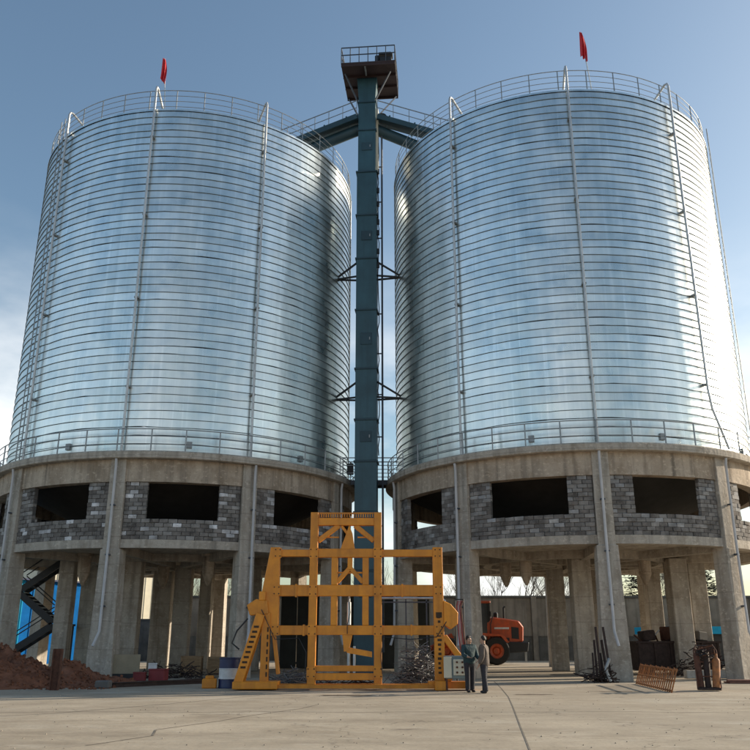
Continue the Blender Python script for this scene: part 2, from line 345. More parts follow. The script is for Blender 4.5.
def tag(o, label=None, cat=None, group=None, kind=None):
    if label: o['label'] = label
    if cat: o['category'] = cat
    if group: o['group'] = group
    if kind: o['kind'] = kind
    return o
def empty(name, loc, rz=0, label=None, cat=None, group=None):
    o = bpy.data.objects.new(name, None); COL.objects.link(o); o.location = loc; o.rotation_euler = (0, 0, R(rz)); o.empty_display_size = 0.2
    return tag(o, label, cat, group)
def pol(a, r, z): return (r * math.sin(R(a)), -r * math.cos(R(a)), z)
CACHE = {}
def cached(key, fn):
    if key not in CACHE: CACHE[key] = fn()
    return CACHE[key]

# ------------------------------------------------------------------ ground
g = MB(); NX = 40
xs = [-2500, -600, -200, -90] + [-60 + 3 * i for i in range(41)] + [90, 200, 600, 2500]
ys = [-2500, -600, -120, -30] + [3 * i for i in range(37)] + [150, 300, 800, 3000]
for y in ys:
    for x in xs: g.v.append((x, y, 0.0))
for j in range(len(ys) - 1):
    for i in range(len(xs) - 1):
        a = j * len(xs) + i; g.f.append((a, a + 1, a + 1 + len(xs), a + len(xs)))
tag(g.build('ground', YARD), kind='structure')
# sawn joints in the yard slab
JOINT = mat('yard_joint', (0.17, 0.145, 0.115), 0.95, 0, 0.5, 3)
yj = MB()
def joint(pts, wd):
    for (a, b) in zip(pts, pts[1:]):
        a = Vector((*a, 0.004)); b = Vector((*b, 0.004)); d = (b - a).normalized(); n = Vector((-d.y, d.x, 0)) * wd / 2
        yj.quad(a + n, a - n, b - n, b + n)
joint([(0.9, 4.0), (2.37, 13.7), (2.86, 17.5), (3.45, 22.0), (3.95, 26.0), (4.4, 30.5), (4.85, 35.5)], 0.03)
pts = [(-16 + 1.1 * i, 20.6 + 0.12 * math.sin(i * 1.7) + rnd.uniform(-.05, .05)) for i in range(40)]
joint(pts, 0.03)
joint([(-4.6, 14.2), (-3.9, 15.6), (-4.1, 16.6), (-3.2, 18.4), (-2.9, 19.3), (-1.8, 21.6), (-1.5, 22.8)], 0.04)
joint([(-10.2, 18.2), (-7.4, 20.1), (-5.2, 23.5), (-3.5, 26.6)], 0.035)
tag(yj.build('yard_joints', JOINT), kind='structure')

# ------------------------------------------------------------------ silos
RS = 9.44; ZB = 9.9; ZT = 28.6; NB = 46; BH = (ZT - ZB) / NB
COLS = {True: [-43, -4.5, 31.5, 67.5, 103.5, 139.5, 175.5, 211.5, 247.5, 282.5], False: [-4.5 + 36 * i for i in range(-1, 9)]}   # column azimuths, right and left base
def band_mesh():
    return MB().sweep([(RS, 0.0), (RS + .036, 0.004), (RS + .036, 0.026), (RS, 0.036), (RS, BH)], 0, 360, 240, closed_prof=False, full=True).mesh('steel_band', True)
def band(k):
    """one spiral strip with its folded seam; the fold wanders a little, as rolled seams do"""
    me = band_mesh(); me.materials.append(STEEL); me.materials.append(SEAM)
    r0 = random.Random(200 + k)
    kinks = [(r0.uniform(0, 6.283), r0.uniform(.02, .07), r0.gauss(0, .011)) for _ in range(46)]
    wav = [(r0.randrange(3, 30), r0.uniform(0, 6.28), r0.gauss(0, .0022)) for _ in range(9)]
    for v in me.vertices:
        if v.co.z < .06:
            t = math.atan2(v.co.x, -v.co.y); dz = sum(am * math.sin(n * t + ph) for n, ph, am in wav)
            for (c, wd, am) in kinks:
                d = (t - c + math.pi) % (2 * math.pi) - math.pi
                if abs(d) < wd * 3: dz += am * math.exp(-(d / wd) ** 2)
            v.co.z += dz
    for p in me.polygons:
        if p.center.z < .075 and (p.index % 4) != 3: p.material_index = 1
    return me
def ring_tube(r, z, rad, a0=0, a1=360, segs=120, n=6, full=True):
    prof = [(r + rad * math.cos(2 * math.pi * j / n), z + rad * math.sin(2 * math.pi * j / n)) for j in range(n)]
    return MB().sweep(prof, a0, a1, segs, full=full)

def steel_silo(loc, label, ladder_side):
    t = empty('steel_silo', loc, 0, label, 'silo', 'pair of spiral-seamed grain silos')
    for i in range(NB):
        o = link('steel_band', cached(('band', i % 12), lambda: band(i % 12)), STEEL, t); o.location = (0, 0, ZB + i * BH)
    link('roof', cached('roof', lambda: MB().sweep([(RS + .05, ZT - .02), (RS + .05, ZT + .09), (RS - .35, ZT + .14), (1.0, ZT + 1.7), (0.01, ZT + 1.7)], 0, 360, 120, closed_prof=False, full=True).mesh('roof', True)), STEEL, t)
    rl = link('roof_railing', cached('rr_top', lambda: ring_tube(RS - .06, ZT + 1.32, .022).mesh('handrail', True)), RAIL, t)
    for k, z in enumerate((.98, .64, .30)):
        link('rail', cached('rr%d' % k, lambda: ring_tube(RS - .06, ZT + z, .016).mesh('rail', True)), RAIL, rl)
    for i in range(40):
        o = link('post', cached('rpost', lambda: MB().box((0, 0, .66), (.045, .045, 1.3)).mesh('post')), RAIL, rl)
        o.location = pol(9 * i + 2, RS - .06, ZT + .02)
    # air pipes up the wall, hooked over the eave
    for a in (-43 if loc[0] > 0 else -40.5, -4.5, 31.5, 103.5, 175.5, 247.5):
        m = MB(); jog = 1.6 if (a == 31.5 and loc[0] > 0) else 0
        p = [pol(a + jog * 1.9, RS + .55 if jog else RS + .2, ZB + .06)]
        if jog: p += [pol(a + .5, RS + .25, ZB + 2.0)]
        p += [pol(a, RS + .2, ZB + 3.0)] + [pol(a + rnd.uniform(-.06, .06), RS + .2, ZB + 3 + 3.2 * i) for i in range(1, 5)] + [pol(a, RS + .2, ZT + 1.25)]
        c = Vector(pol(a, RS + .2, ZT + 1.25))
        p += [pol(a, RS + .14, ZT + 1.42), pol(a, RS - .02, ZT + 1.44), pol(a, RS - 1.5, ZT + .45)]
        m.tube(p, .062, 10)
        ap = m.build('air_pipe', GALV, t, True)
        for z in range(4):
            MB().box(pol(a, RS + .12, ZB + 3.2 + 4.6 * z), (.20, .22, .08), Matrix.Rotation(R(a), 3, 'Z')).build('clamp', RAIL, ap)
    # caged ladder
    a = ladder_side; m = MB()
    for da in (-1.35, 1.35): m.tube([pol(a + da, RS + .18, ZB + .1), pol(a + da, RS + .18, ZT + 1.2)], .03, 6)
    for i in range(62): m.tube([pol(a - 1.35, RS + .18, ZB + .4 + .31 * i), pol(a + 1.35, RS + .18, ZB + .4 + .31 * i)], .016, 5)
    m.build('ladder', RAIL, t, True)
    # door hatches and vents by the walkway
    for a in (-22, 14, 50):
        MB().box(pol(a, RS + .04, ZB + .42), (.25, .1, .3), Matrix.Rotation(R(a), 3, 'Z')).build('vent_box', RAIL, t)
    return t

def block_mesh(wf, k):
    rr = random.Random(k + int(wf * 10)); wd = .396 * wf - .012; h = .173; d = .2
    m = MB(); m.box((0, 0, 0), (wd, d, h))
    m.v = [(x + rr.uniform(-.012, .008), y + rr.uniform(-.016, .012), z + rr.uniform(-.012, .007)) for x, y, z in m.v]
    return m.mesh('block', bevel=.012)
RW = 9.52
def bay_blocks():
    """(column position in blocks, row, width) of each block of a bay: 13 blocks wide, 14 courses, window 8 x 9"""
    out = []
    for row in range(14):
        segs = [(0, 13)] if row < 5 else [(0, 2.5), (10.5, 13)]
        for (s0, s1) in segs:
            off = 0.5 if (row % 2) else 0.0
            first = s0 + ((off - s0) % 1.0); c = s0
            if first - s0 > 1e-6: out.append((s0, row, first - s0)); c = first
            while c < s1 - 1e-6:
                wd = min(1.0, s1 - c); out.append((c, row, wd)); c += wd
    return out
BB = bay_blocks()

def silo_base(loc, label, inner, hoppers, near_bays, pale):
    t = empty('silo_base', loc, 0, label, 'silo base', 'concrete silo bases'); COLA = COLS[loc[0] > 0]
    # slab edge the steel stands on, and its ring beam
    MB().sweep([(RS - 1.2, 9.53), (10.05, 9.53), (10.08, 9.56), (10.08, 9.83), (10.02, 9.892), (RS - 1.2, 9.892)], 0, 360, 120, full=True).build('slab_edge', CONC, t, True)
    MB().sweep([(9.2, 8.5), (9.70, 8.5), (9.70, 9.54), (9.2, 9.54)], 0, 360, 120, full=True).build('ring_beam', CONCR, t, True)
    # upper floor and its beams
    fl = MB().sweep([(0.01, 5.74), (9.4, 5.74), (9.4, 5.90), (0.01, 5.90)], 0, 360, 72, closed_prof=False, full=True).build('upper_floor', CONC, t, True)
    for i, a in enumerate(COLA):
        MB().bar(pol(a, 1.0, 5.56), pol(a, 9.2, 5.56), .38, .4).build('floor_beam', CONC, fl)
    for r in (4.6,):
        MB().sweep([(r - .2, 5.38), (r + .2, 5.38), (r + .2, 5.75), (r - .2, 5.75)], 0, 360, 60, full=True).build('floor_ring_beam', CONC, fl, True)
    # concrete hopper inside the upper storey
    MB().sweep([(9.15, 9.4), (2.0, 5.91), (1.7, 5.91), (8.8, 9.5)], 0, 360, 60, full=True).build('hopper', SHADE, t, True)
    for a in COLA:
        m = MB(); fx = .45
        n0 = len(m.v)
        fw = .09 if abs(a + 4.5) < 1 else 0.0
        secs = [(0.0, .41 + fw * 1.9, 9.86, 9.0), (3.0, .385 + fw * 1.3, 9.82, 9.03), (5.45, .37 + fw * .9, 9.80, 9.06), (5.46, .37, 9.78, 9.1), (9.535, .36, 9.78, 9.1)]
        for (z, hw, ro, ri) in secs:
            for (tx, rr) in ((-hw, ro), (hw, ro), (hw, ri), (-hw, ri)):
                p = Vector((tx, -rr, z)); p.rotate(Euler((0, 0, R(a)))); m.v.append(tuple(p))
        for i in range(len(secs) - 1):
            for j in range(4):
                b0 = n0 + i * 4; m.f.append((b0 + j, b0 + (j + 1) % 4, b0 + 4 + (j + 1) % 4, b0 + 4 + j))
        m.f.append((n0, n0 + 1, n0 + 2, n0 + 3)); e = n0 + 4 * (len(secs) - 1); m.f.append((e, e + 1, e + 2, e + 3))
        c = m.build('column', CONC, t, bevel=.03)
    for i, a in enumerate(COLA):
        gap = (COLA[(i + 1) % 10] - a) % 360
        MB().sweep([(9.15, 5.52), (9.68, 5.52), (9.68, 5.895), (9.15, 5.895)], a + 2, a + gap - 2, 18).build('edge_beam', CONC, t, True)
    for (x, y, s) in inner:
        m = MB(); h = s / 2
        m.box((x, y, 2.77), (s, s, 5.54), Matrix.Rotation(R(rnd.uniform(-6, 6)), 3, 'Z')); m.build('inner_column', CONC, t, bevel=.03)
    # block walls between the columns
    count = 0; rest = MB()
    for i, a in enumerate(COLA):
        gap = (COLA[(i + 1) % 10] - a) % 360; a0 = a + 2.3; da = (gap - 4.6) / 13; ac = ((a + gap / 2 + 180) % 360) - 180; sx = da / 2.383
        zr = lambda r_: 5.895 + r_ * (2.605 / 14)
        m = MB()
        m.sweep([(RW - .085, 5.895), (RW + .075, 5.895), (RW + .075, zr(5) - .012), (RW - .085, zr(5) - .012)], a0, a0 + 13 * da, 16)
        for s0, s1 in ((0, 2.47), (10.53, 13)):
            m.sweep([(RW - .085, zr(5) - .02), (RW + .075, zr(5) - .02), (RW + .075, 8.499), (RW - .085, 8.499)], a0 + s0 * da, a0 + s1 * da, 4)
        wall = m.build('block_wall', MORT, t)
        near = any(abs(ac - nb) < 4 for nb in near_bays)
        for bi, (c, row, wd) in enumerate(BB):
            aa = a0 + (c + wd / 2) * da; z = zr(row + .5); dr = rnd.uniform(-.018, .026)
            if near and count < 300:
                k = rnd.randrange(7); o = link('block', cached(('blk', wd, k, pale), lambda: block_mesh(wd, k)), BLOCKS[pale][0], wall)
                o.location = pol(aa, RW + dr, z); o.rotation_euler = (0, 0, R(aa + rnd.uniform(-1.4, 1.4))); o.rotation_euler.y = R(rnd.uniform(-1.3, 1.3)); o.scale.x = sx * rnd.uniform(.96, 1.01); count += 1
            else:
                rest.box(pol(aa, RW + dr, z), (.396 * sx * wd - .012, .2, .174), Matrix.Rotation(R(aa), 3, 'Z'))
    o = rest.build('more_blocks', BLOCKS[pale][1], t); o['kind'] = 'stuff'
    # rain pipes down the columns
    for a in COLA:
        if abs(((a + 180) % 360) - 180) > 90: continue
        off = 1.0 if a > 0 else -.9
        if abs(a + 4.5) < 1: off = -.3
        m = MB(); m.tube([pol(a + off, 9.98, 9.52), pol(a + off, 9.93, 9.2), pol(a + off, 9.93, 5.6), pol(a + off, 9.98, 1.95), pol(a + off + (.5 if loc[0] > 0 else -.8), 10.2, 1.35)], .062, 8)
        dp = m.build('rain_pipe', PVC, t, True)
        for z in (3.0, 5.2, 7.4): MB().box(pol(a + off, 9.88, z), (.2, .16, .06), Matrix.Rotation(R(a), 3, 'Z')).build('clamp', RAILD, dp)
    # discharge spouts
    for (x, y, sc) in hoppers:
        MB().lathe([(.02, 4.22), (.07, 4.2), (.14, 4.34), (.30, 4.75), (.32, 5.6), (.42, 5.62), (.42, 5.75)], (x, y, 0), 14).build('discharge_spout', CONCR, t, True)
    # walkway railing on the slab edge
    rl = link('walkway_railing', cached('wr_top', lambda: ring_tube(9.96, 10.92, .024).mesh('handrail', True)), RAIL, t)
    for k, z in enumerate((10.58, 10.22)):
        link('rail', cached('wr%d' % k, lambda: ring_tube(9.96, z, .017).mesh('rail', True)), RAIL, rl)
    for i in range(40):
        o = link('post', cached('wpost', lambda: MB().box((0, 0, .52), (.05, .05, 1.04)).mesh('post')), RAIL, rl)
        o.location = pol(9 * i + 4, 9.96, 9.885)
    return t

RC = (10.67, 45.15, 0); LC = (-11.02, 46.8, 0)
silo_base(RC, 'concrete silo base on columns with the orange loader behind it', [(-.45, -3.2, .95), (-.45, 2.6, .85), (4.6, -2.5, .9), (6.0, -1.2, .9), (-6.2, -2.6, .8), (2.2, 3.2, .8), (5.2, 3.2, .8)],
          [(-3.1, -3.1, 1), (-3.9, -1.7, 1), (2.9, -3.0, 1)], (-22.5, 13.5, 49.5), 0.15)
silo_base(LC, 'concrete silo base on columns with red earth heaped beside it', [(-1.3, -4.0, .95), (4.1, -3.3, .9), (4.2, .75, .85), (1.07, 3.2, .7), (-1.45, 3.2, 1.1), (-4.4, -.8, .9), (.42, 0, .9), (-4.6, -4.0, .75)],
          [(2.6, -4.4, 1), (-.4, -1.5, 1), (-3.6, -4.7, 1)], (-22.5, 13.5, 49.5), 0.9)
steel_silo(RC, 'tall galvanised spiral steel silo on the right, sun glaring off its edge', 64)
steel_silo(LC, 'tall galvanised spiral steel silo on the left, darkened beside the elevator', -44.5)

# ------------------------------------------------------------------ bucket elevator
ex, ey = -0.46, 43.2
el_ = empty('bucket_elevator', (ex, ey, 0), -5, 'teal bucket elevator tower standing between the two silos', 'elevator')
zs = [0.0, 2.2, 5.0, 8.0, 10.7, 13.0, 15.9, 19.4, 22.6, 25.4, 28.3, 31.2, 33.2]
for i in range(len(zs) - 1):
    wd = 1.18 if zs[i] < 28 else 1.06
    s_ = MB().box((0, 0, (zs[i] + zs[i + 1]) / 2), (wd, .82, zs[i + 1] - zs[i] - .01)).build('trunk_section', TEAL, el_, bevel=.015)
    MB().box((0, 0, zs[i + 1] - .05), (wd + .12, .94, .09)).build('flange', TEALD, s_)
for (z, h) in ((4.0, .7), (12.0, .6), (17.6, .7), (24.0, .6), (30.0, .55)):
    ht = MB().box((0, -.425, z), (.62, .04, h)).build('hatch', TEALD, el_, bevel=.01); MB().box((.2, -.455, z), (.05, .04, .16)).build('handle', RAIL, ht)
MB().prism([(-.5, 33.2), (.5, 33.2), (.62, 34.9), (-.62, 34.9)], -.45, .45).build('head_housing', TEAL, el_)
# platform round the head
PZ = 34.95
pf = empty('platform', (0, 0, 0)); pf.parent = el_
bpy.data.objects.remove(pf)
deck = MB().box((.18, -.05, PZ + .06), (3.3, 3.4, .12)).build('platform_deck', REDOX, el_)
for y in (-1.7, -.6, .5, 1.6):
    MB().box((.18, y, PZ - .07), (3.28, .08, .14)).build('deck_joist', REDOX, deck)
MB().box((-.02, -1.2, PZ - .05), (.09, 1.0, .09)).build('deck_joist', RAIL, deck)
rl = None
xs_, ys_ = (-1.45, 1.81), (-1.73, 1.63)
m = MB()
for z in (.58, 1.12):
    m2 = MB()
    q = [(xs_[0], ys_[0], PZ + .1 + z), (xs_[1], ys_[0], PZ + .1 + z), (xs_[1], ys_[1], PZ + .1 + z), (xs_[0], ys_[1], PZ + .1 + z), (xs_[0], ys_[0], PZ + .1 + z)]
    for a, b in zip(q, q[1:]): m2.bar(a, b, .05)
    r_ = m2.build('platform_railing' if z > 1 else 'rail', RAILD, el_ if z > 1 or rl is None else rl)
    if rl is None: low = r_; rl = r_
top = r_; low.parent = top
for i in range(7):
    f_ = i / 6
    for (x, y) in ((xs_[0] + (xs_[1] - xs_[0]) * f_, ys_[0]), (xs_[0] + (xs_[1] - xs_[0]) * f_, ys_[1])):
        MB().box((x, y, PZ + .66), (.05, .05, 1.12)).build('post', RAILD, top)
for i in (1, 2, 3):
    for x in xs_: MB().box((x, ys_[0] + (ys_[1] - ys_[0]) * i / 4, PZ + .66), (.05, .05, 1.12)).build('post', RAILD, top)
for (a, b) in (((-.55, .4, 32.6), (-1.35, 1.5, PZ - .1)), ((.55, .4, 32.6), (1.7, 1.5, PZ - .1)), ((.5, -.3, 33.3), (1.5, -1.0, PZ - .1)), ((-.55, -.3, 33.2), (-1.3, -1.0, PZ - .1))):
    MB().bar(a, b, .08).build('brace', RAILD, el_)
mo = MB().lathe([(.01, -.42), (.24, -.42), (.24, .3), (.18, .42), (.01, .42)], (1.25, -1.4, PZ + .72), 14, 'x').build('drive_motor', BLACK, el_, True)
MB().box((1.25, -1.4, PZ + .3), (.7, .5, .38)).build('motor_base', BLACK, mo)
MB().box((.95, -.9, PZ + .6), (.8, .5, .95)).build('gearbox', BLACK, el_, bevel=.06)
MB().box((1.72, -.4, PZ + .5), (.06, .7, .8)).build('cover_plate', CREAM, el_)
# service pipe and cable with boxes down its right side
m = MB().tube([(.86, .2, 1.0), (.86, .2, 31.5)], .055, 8); sp_ = m.build('service_pipe', RAILD, el_, True)
for z in [2.5 + 2.4 * i for i in range(12)]: MB().bar((.5, .2, z), (.9, .2, z), .06).build('standoff', RAILD, sp_)
m = MB(); zz = 11.0; pp = []
while zz < 32: pp.append((.66 + rnd.uniform(-.04, .06), -.12, zz)); zz += .45
m.tube(pp, .03, 6); cb = m.build('cable', BLACK, el_, True)
for z in (22.2, 23.1, 24.3, 25.0, 26.2, 27.1, 28.4): MB().box((.66, -.12, z), (.14, .14, .3)).build('cable_box', BLACK, cb)
MB().box((.60, .05, 30.6), (.14, .5, 4.4)).build('sunlit_strip', CREAM, el_)  # cream strip added as the sunlight on the trunk's upper right face
MB().lathe([(.01, -.3), (.35, -.3), (.35, .3), (.01, .3)], (.85, .5, 32.4), 16, 'y').build('bearing', BLACK, el_, True)
# ties to the silos
for z in (21.9, 14.6):
    for sx in (-1, 1):
        tip = (-1.95 if sx < 0 else 2.05, .35, z - .3)
        b_ = MB().bar((sx * .52, 0, z - .28), tip, .09).build('tie_bar', BLACK, el_)
        MB().bar((sx * .52, 0, z + .62), tip, .09).build('diagonal', BLACK, b_)
        MB().bar((sx * .52, .6, z - .28), tip, .09).build('diagonal', BLACK, b_)

# ------------------------------------------------------------------ conveyors from the elevator head to the silo tops
def conveyor(sx, end, label):
    a = Vector((ex + sx * .5, ey + .25, 32.3)); b = Vector(end)
    t = empty('roof_conveyor', tuple(a), 0, label, 'conveyor', 'conveyors from the elevator head to the silo roofs')
    d = b - a; o0 = Vector((0, 0, 0)); side = Vector((-d.y, d.x, 0)).normalized()
    if side.y > 0: side = -side
    MB().bar(o0 + Vector((0, 0, .1)), d + Vector((0, 0, .1)), .55, .5).build('trough', TEALD, t)
    n = 5
    for i in range(n): 
        p = d * ((i + .5) / n); MB().bar(p + Vector((0, 0, .1)) - d.normalized() * .05, p + Vector((0, 0, .1)) + d.normalized() * .05, .66, .6).build('trough_flange', TEAL, t)
    off = side * .62
    MB().bar(off + Vector((0, 0, -.28)), d + off + Vector((0, 0, -.28)), .7, .08).build('walkway', TEALD, t)
    MB().bar(off + side * .33 + Vector((0, 0, -.36)), d + off + side * .33 + Vector((0, 0, -.36)), .07, .34).build('stringer', TEALD, t)
    hr = MB().bar(off + side * .33 + Vector((0, 0, .75)), d + off + side * .33 + Vector((0, 0, .75)), .045).build('handrail', RAIL, t)
    MB().bar(off + side * .33 + Vector((0, 0, .25)), d + off + side * .33 + Vector((0, 0, .25)), .035).build('rail', RAIL, hr)
    for i in range(9):
        p = d * (i / 8) + off + side * .33
        MB().box(p + Vector((0, 0, .22)), (.04, .04, 1.05)).build('post', RAIL, hr)
    # spout under the conveyor to the eave
    e = Vector((sx * 3.4, .3, -2.05))
    MB().tube([Vector((0, -.1, -.75)), e], .34, 12).build('spout', TEALD, t, True)
    MB().box(e + Vector((sx * .55, .05, .1)), (.85, .8, .95)).build('spout_box', TEALD, t, bevel=.03)
    return t
conveyor(-1, (-7.8, 44.6, 30.0), 'dark inclined conveyor running from the elevator to the left silo roof')
conveyor(1, (7.8, 44.3, 30.35), 'dark inclined conveyor running from the elevator to the right silo roof')

# footbridge between the two walkways
fb = empty('footbridge', (0, 44.6, 9.75), 0, 'small railed steel footbridge joining the two silo walkways', 'footbridge')
MB().box((0, 0, .08), (4.4, 1.1, .08)).build('deck', RAILD, fb)
for y in (-.52, .52): MB().box((0, y, -.04), (4.4, .08, .2)).build('girder', RAILD, fb)
for y in (-.55, .55):
    hr = MB().box((0, y, 1.35), (3.6, .05, .05)).build('handrail', RAIL, fb)
    for z in (.5, .93): MB().box((0, y, z), (3.6, .035, .035)).build('rail', RAIL, hr)
    for x in (-1.75, -.9, .9, 1.75): MB().box((x, y, .72), (.05, .05, 1.25)).build('post', RAIL, hr)
MB().box((-1.35, -.4, .75), (.35, .25, .6)).build('switch_box', BLACK, fb)
MB().box((1.5, -.4, .75), (.3, .25, .6)).build('switch_box', BLACK, fb)

# ------------------------------------------------------------------ flags
def flag(base, topp, label):
    t = empty('flag', base, 0, label, 'flag', 'red flags on the silo roofs')
    d = Vector(topp) - Vector(base)
    MB().tube([(0, 0, 0), d], .03, 6).build('pole', GALV, t, True)
    m = MB(); rows = 16; cols = 9; n0 = 0
    for i in range(rows + 1):
        f_ = i / rows
        for j in range(cols + 1):
            gj = j / cols; wd = .16 + .22 * math.sin(min(f_ * 2.4, 1.57)) * (1 - .25 * f_)
            p = d * (1 - f_ * .30)
            x = gj * wd - .10; y = .10 * math.sin(gj * 15 + f_ * 2.0) * (.4 + .6 * f_); z = -.55 * gj * (.3 + f_) * .6
            m.v.append((p.x + x - .16 * f_, p.y + y - .06, p.z + z))
    for i in range(rows):
        for j in range(cols):
            a = i * (cols + 1) + j; m.f.append((a, a + 1, a + cols + 2, a + cols + 1))
    c = m.build('cloth', FLAG, t, True); md = c.modifiers.new('s', 'SOLIDIFY'); md.thickness = .006
    return t
flag((12.05, 38.0, ZT + .2), (11.62, 38.0, 34.25), 'drooping red flag on a thin pole above the right silo')
flag((-11.75, 39.2, ZT + .2), (-12.1, 39.2, 33.45), 'drooping red flag on a thin pole above the left silo')

# ------------------------------------------------------------------ yellow lifting frame
YF = 29.5
fr = empty('lifting_frame', (0, YF, 0), 0, 'tall yellow steel lifting frame in front of the elevator', 'steel frame')
def yb(name, a, b, wd, h=None, dep=.24, par=fr):
    """member in the frame plane, a and b are (x, z)"""
    if abs(a[0] - b[0]) < 1e-6: m = MB().box((a[0], 0, (a[1] + b[1]) / 2), (wd, dep, abs(a[1] - b[1])))
    elif abs(a[1] - b[1]) < 1e-6: m = MB().box(((a[0] + b[0]) / 2, 0, a[1]), (abs(a[0] - b[0]), dep, wd))
    else: m = MB().bar((a[0], 0, a[1]), (b[0], 0, b[1]), dep, wd, up=(-(b[1] - a[1]), 0, b[0] - a[0]))
    return m.build(name, YEL, par, bevel=.012)
for x in (-2.16, .10): yb('mast_post', (x, .06), (x, 5.95), .27, dep=.3)
tb = yb('mast_top_beam', (-2.03, 5.62), (-.03, 5.62), .26)
for i in range(24): MB().box((-2.0 + .083 * i, 0, 5.84), (.03, .2, .12)).build('rack_tooth', YEL, tb)
MB().box((-1.03, 0, 5.93), (1.98, .1, .05)).build('rack_rail', YEL, tb)
yb('cross_beam', (-3.4, 4.52), (-2.3, 4.52), .24); yb('cross_beam', (-2.02, 4.52), (-.04, 4.52), .30); yb('cross_beam', (.24, 4.52), (2.08, 4.52), .24)
for (x0, x1) in ((-3.35, -2.3), (-2.02, -.04), (.24, 2.08)):
    yb('cross_beam', (x0, 3.24), (x1, 3.24), .38, dep=.20); yb('cross_beam', (x0, 1.92), (x1, 1.92), .31, dep=.20)
for x in (.95, -2.75): 
    for z, h in ((3.24, .44), (1.92, .37)): MB().box((x + (0 if z > 2 else .3), 0, z), (.06, .26, h)).build('splice_plate', YEL, fr)
for x in (-1.42, -.33): yb('inner_post', (x, 2.08), (x, 3.05), .22, dep=.21); yb('inner_post', (x, 3.43), (x, 4.37), .22, dep=.21)
# upper bracing
yb('diagonal', (-2.02, 4.95), (-1.28, 5.5), .17, dep=.16); yb('diagonal', (-.04, 4.95), (-.72, 5.5), .17, dep=.16)
yb('tie_rod', (-2.02, 5.08), (-1.28, 5.08), .05, dep=.05); yb('tie_rod', (-.62, 5.08), (-.04, 5.08), .05, dep=.05)
MB().prism([(-1.22, 4.66), (-.72, 4.66), (-.80, 5.2), (-.92, 5.5), (-1.02, 5.2)], -.1, .1).build('jib', YEL, fr)
yb('diagonal', (-.97, 5.2), (-1.2, 5.48), .1, dep=.1)
yb('king_post', (-.88, 3.95), (-.88, 4.37), .17, dep=.16)
yb('diagonal', (-.90, 4.0), (-1.33, 3.52), .15, dep=.14); yb('diagonal', (-.86, 4.0), (-.42, 3.52), .15, dep=.14)
yb('tie_rod', (-1.31, 3.85), (-.44, 3.85), .06, dep=.05)
# lever under the frame
MB().prism([(-1.12, 1.76), (-.78, 1.76), (-.90, 1.25), (-1.06, 1.22)], -.1, .1).build('lever_bracket', YEL, fr)
MB().prism([(-1.06, 1.36), (-.9, 1.36), (-.1, 1.22), (-.1, 1.04), (-.95, 1.18)], -.07, .07).build('lever', YEL, fr)
# foot of the mast
yb('foot_beam', (-2.02, .68), (-.04, .68), .18); yb('foot_beam', (-2.02, .42), (-.04, .42), .22); MB().box((-.9, -.25, .12), (6.2, .16, .12)).build('ground_rail', YEL, fr)
MB().box((-.9, .35, .12), (6.2, .16, .12)).build('ground_rail', YEL, fr)
# right end
ep = yb('end_post', (2.2, .02), (2.2, 4.72), .34, dep=.3)
for i in range(13): MB().box((2.2 + rnd.uniform(-.02, .02), -.152, .55 + .15 * i), (.10 + rnd.uniform(-.03, .05), .012, .07 + rnd.uniform(-.02, .02))).build('slot', DARKMARK, ep)
MB().box((2.2, -.155, 2.42), (.2, .02, .18)).build('slot', DARKMARK, ep)
MB().prism([(2.37, 2.9), (2.62, 2.78), (2.86, 2.5), (2.84, 2.12), (2.6, 1.95), (2.37, 2.1)], -.2, .2).build('jack_housing', YEL, fr, bevel=.02)
yb('strut', (2.37, 1.72), (2.95, .95), .2); MB().box((2.55, 0, .16), (1.5, .5, .22)).build('base_plate', YEL, fr)
m = MB().tube([(2.75, .1, 1.05), (3.0, .1, 1.15), (3.22, .1, .9), (3.25, .1, .5), (3.12, .1, .15)], .09, 8); m.build('curved_stay', YEL, fr, True)
yb('strut', (2.45, .25), (2.95, .85), .14)
MB().box((2.2, -.35, .16), (.42, .6, .3)).build('foot', YEL, fr, bevel=.02)
# left end
MB().prism([(-3.68, 4.72), (-3.36, 4.72), (-3.32, 1.75), (-3.5, 1.75), (-3.98, 2.9)], -.15, .15).build('end_plate', YEL, fr, bevel=.015)
MB().prism([(-4.42, 2.75), (-4.1, 2.95), (-3.72, 2.9), (-3.66, 2.45), (-4.3, 2.4)], -.25, .25).build('jack_housing', YEL, fr, bevel=.02)
MB().box((-3.9, -.1, 3.05), (.22, .34, .3)).build('pin_block', YEL, fr, bevel=.02)
lg = MB().bar((-3.92, -.25, 2.45), (-4.62, -.25, .12), .14, .30, up=(1, 0, 0)).build('inclined_leg', YEL, fr, bevel=.012)
for i in range(9):
    f_ = .18 + i * .07; MB().box((-3.92 - .70 * f_, -.325, 2.45 - 2.33 * f_), (.17, .014, .07)).build('slot', DARKMARK, lg)
MB().bar((-3.92, .35, 2.45), (-4.62, .35, .12), .14, .26, up=(1, 0, 0)).build('inclined_leg', YEL, fr, bevel=.012)
vl = MB().box((-3.74, -.1, 1.3), (.28, .24, 2.4)).build('vertical_leg', YEL, fr, bevel=.012)
for i in range(7): MB().box((-3.66, -.225, .5 + .24 * i), (.05, .012, .15)).build('slot', DARKMARK, vl)
yb('strut', (-3.56, 2.4), (-3.28, .5), .12); 
MB().box((-4.0, 0, .16), (1.5, .95, .24)).build('base_plate', YEL, fr, bevel=.02)
MB().tube([(-4.35, -.3, 2.3), (-4.7, -.3, 1.9), (-4.85, -.3, 1.5), (-4.6, -.3, 1.3)], .03, 6).build('hose', BLACK, fr, True)

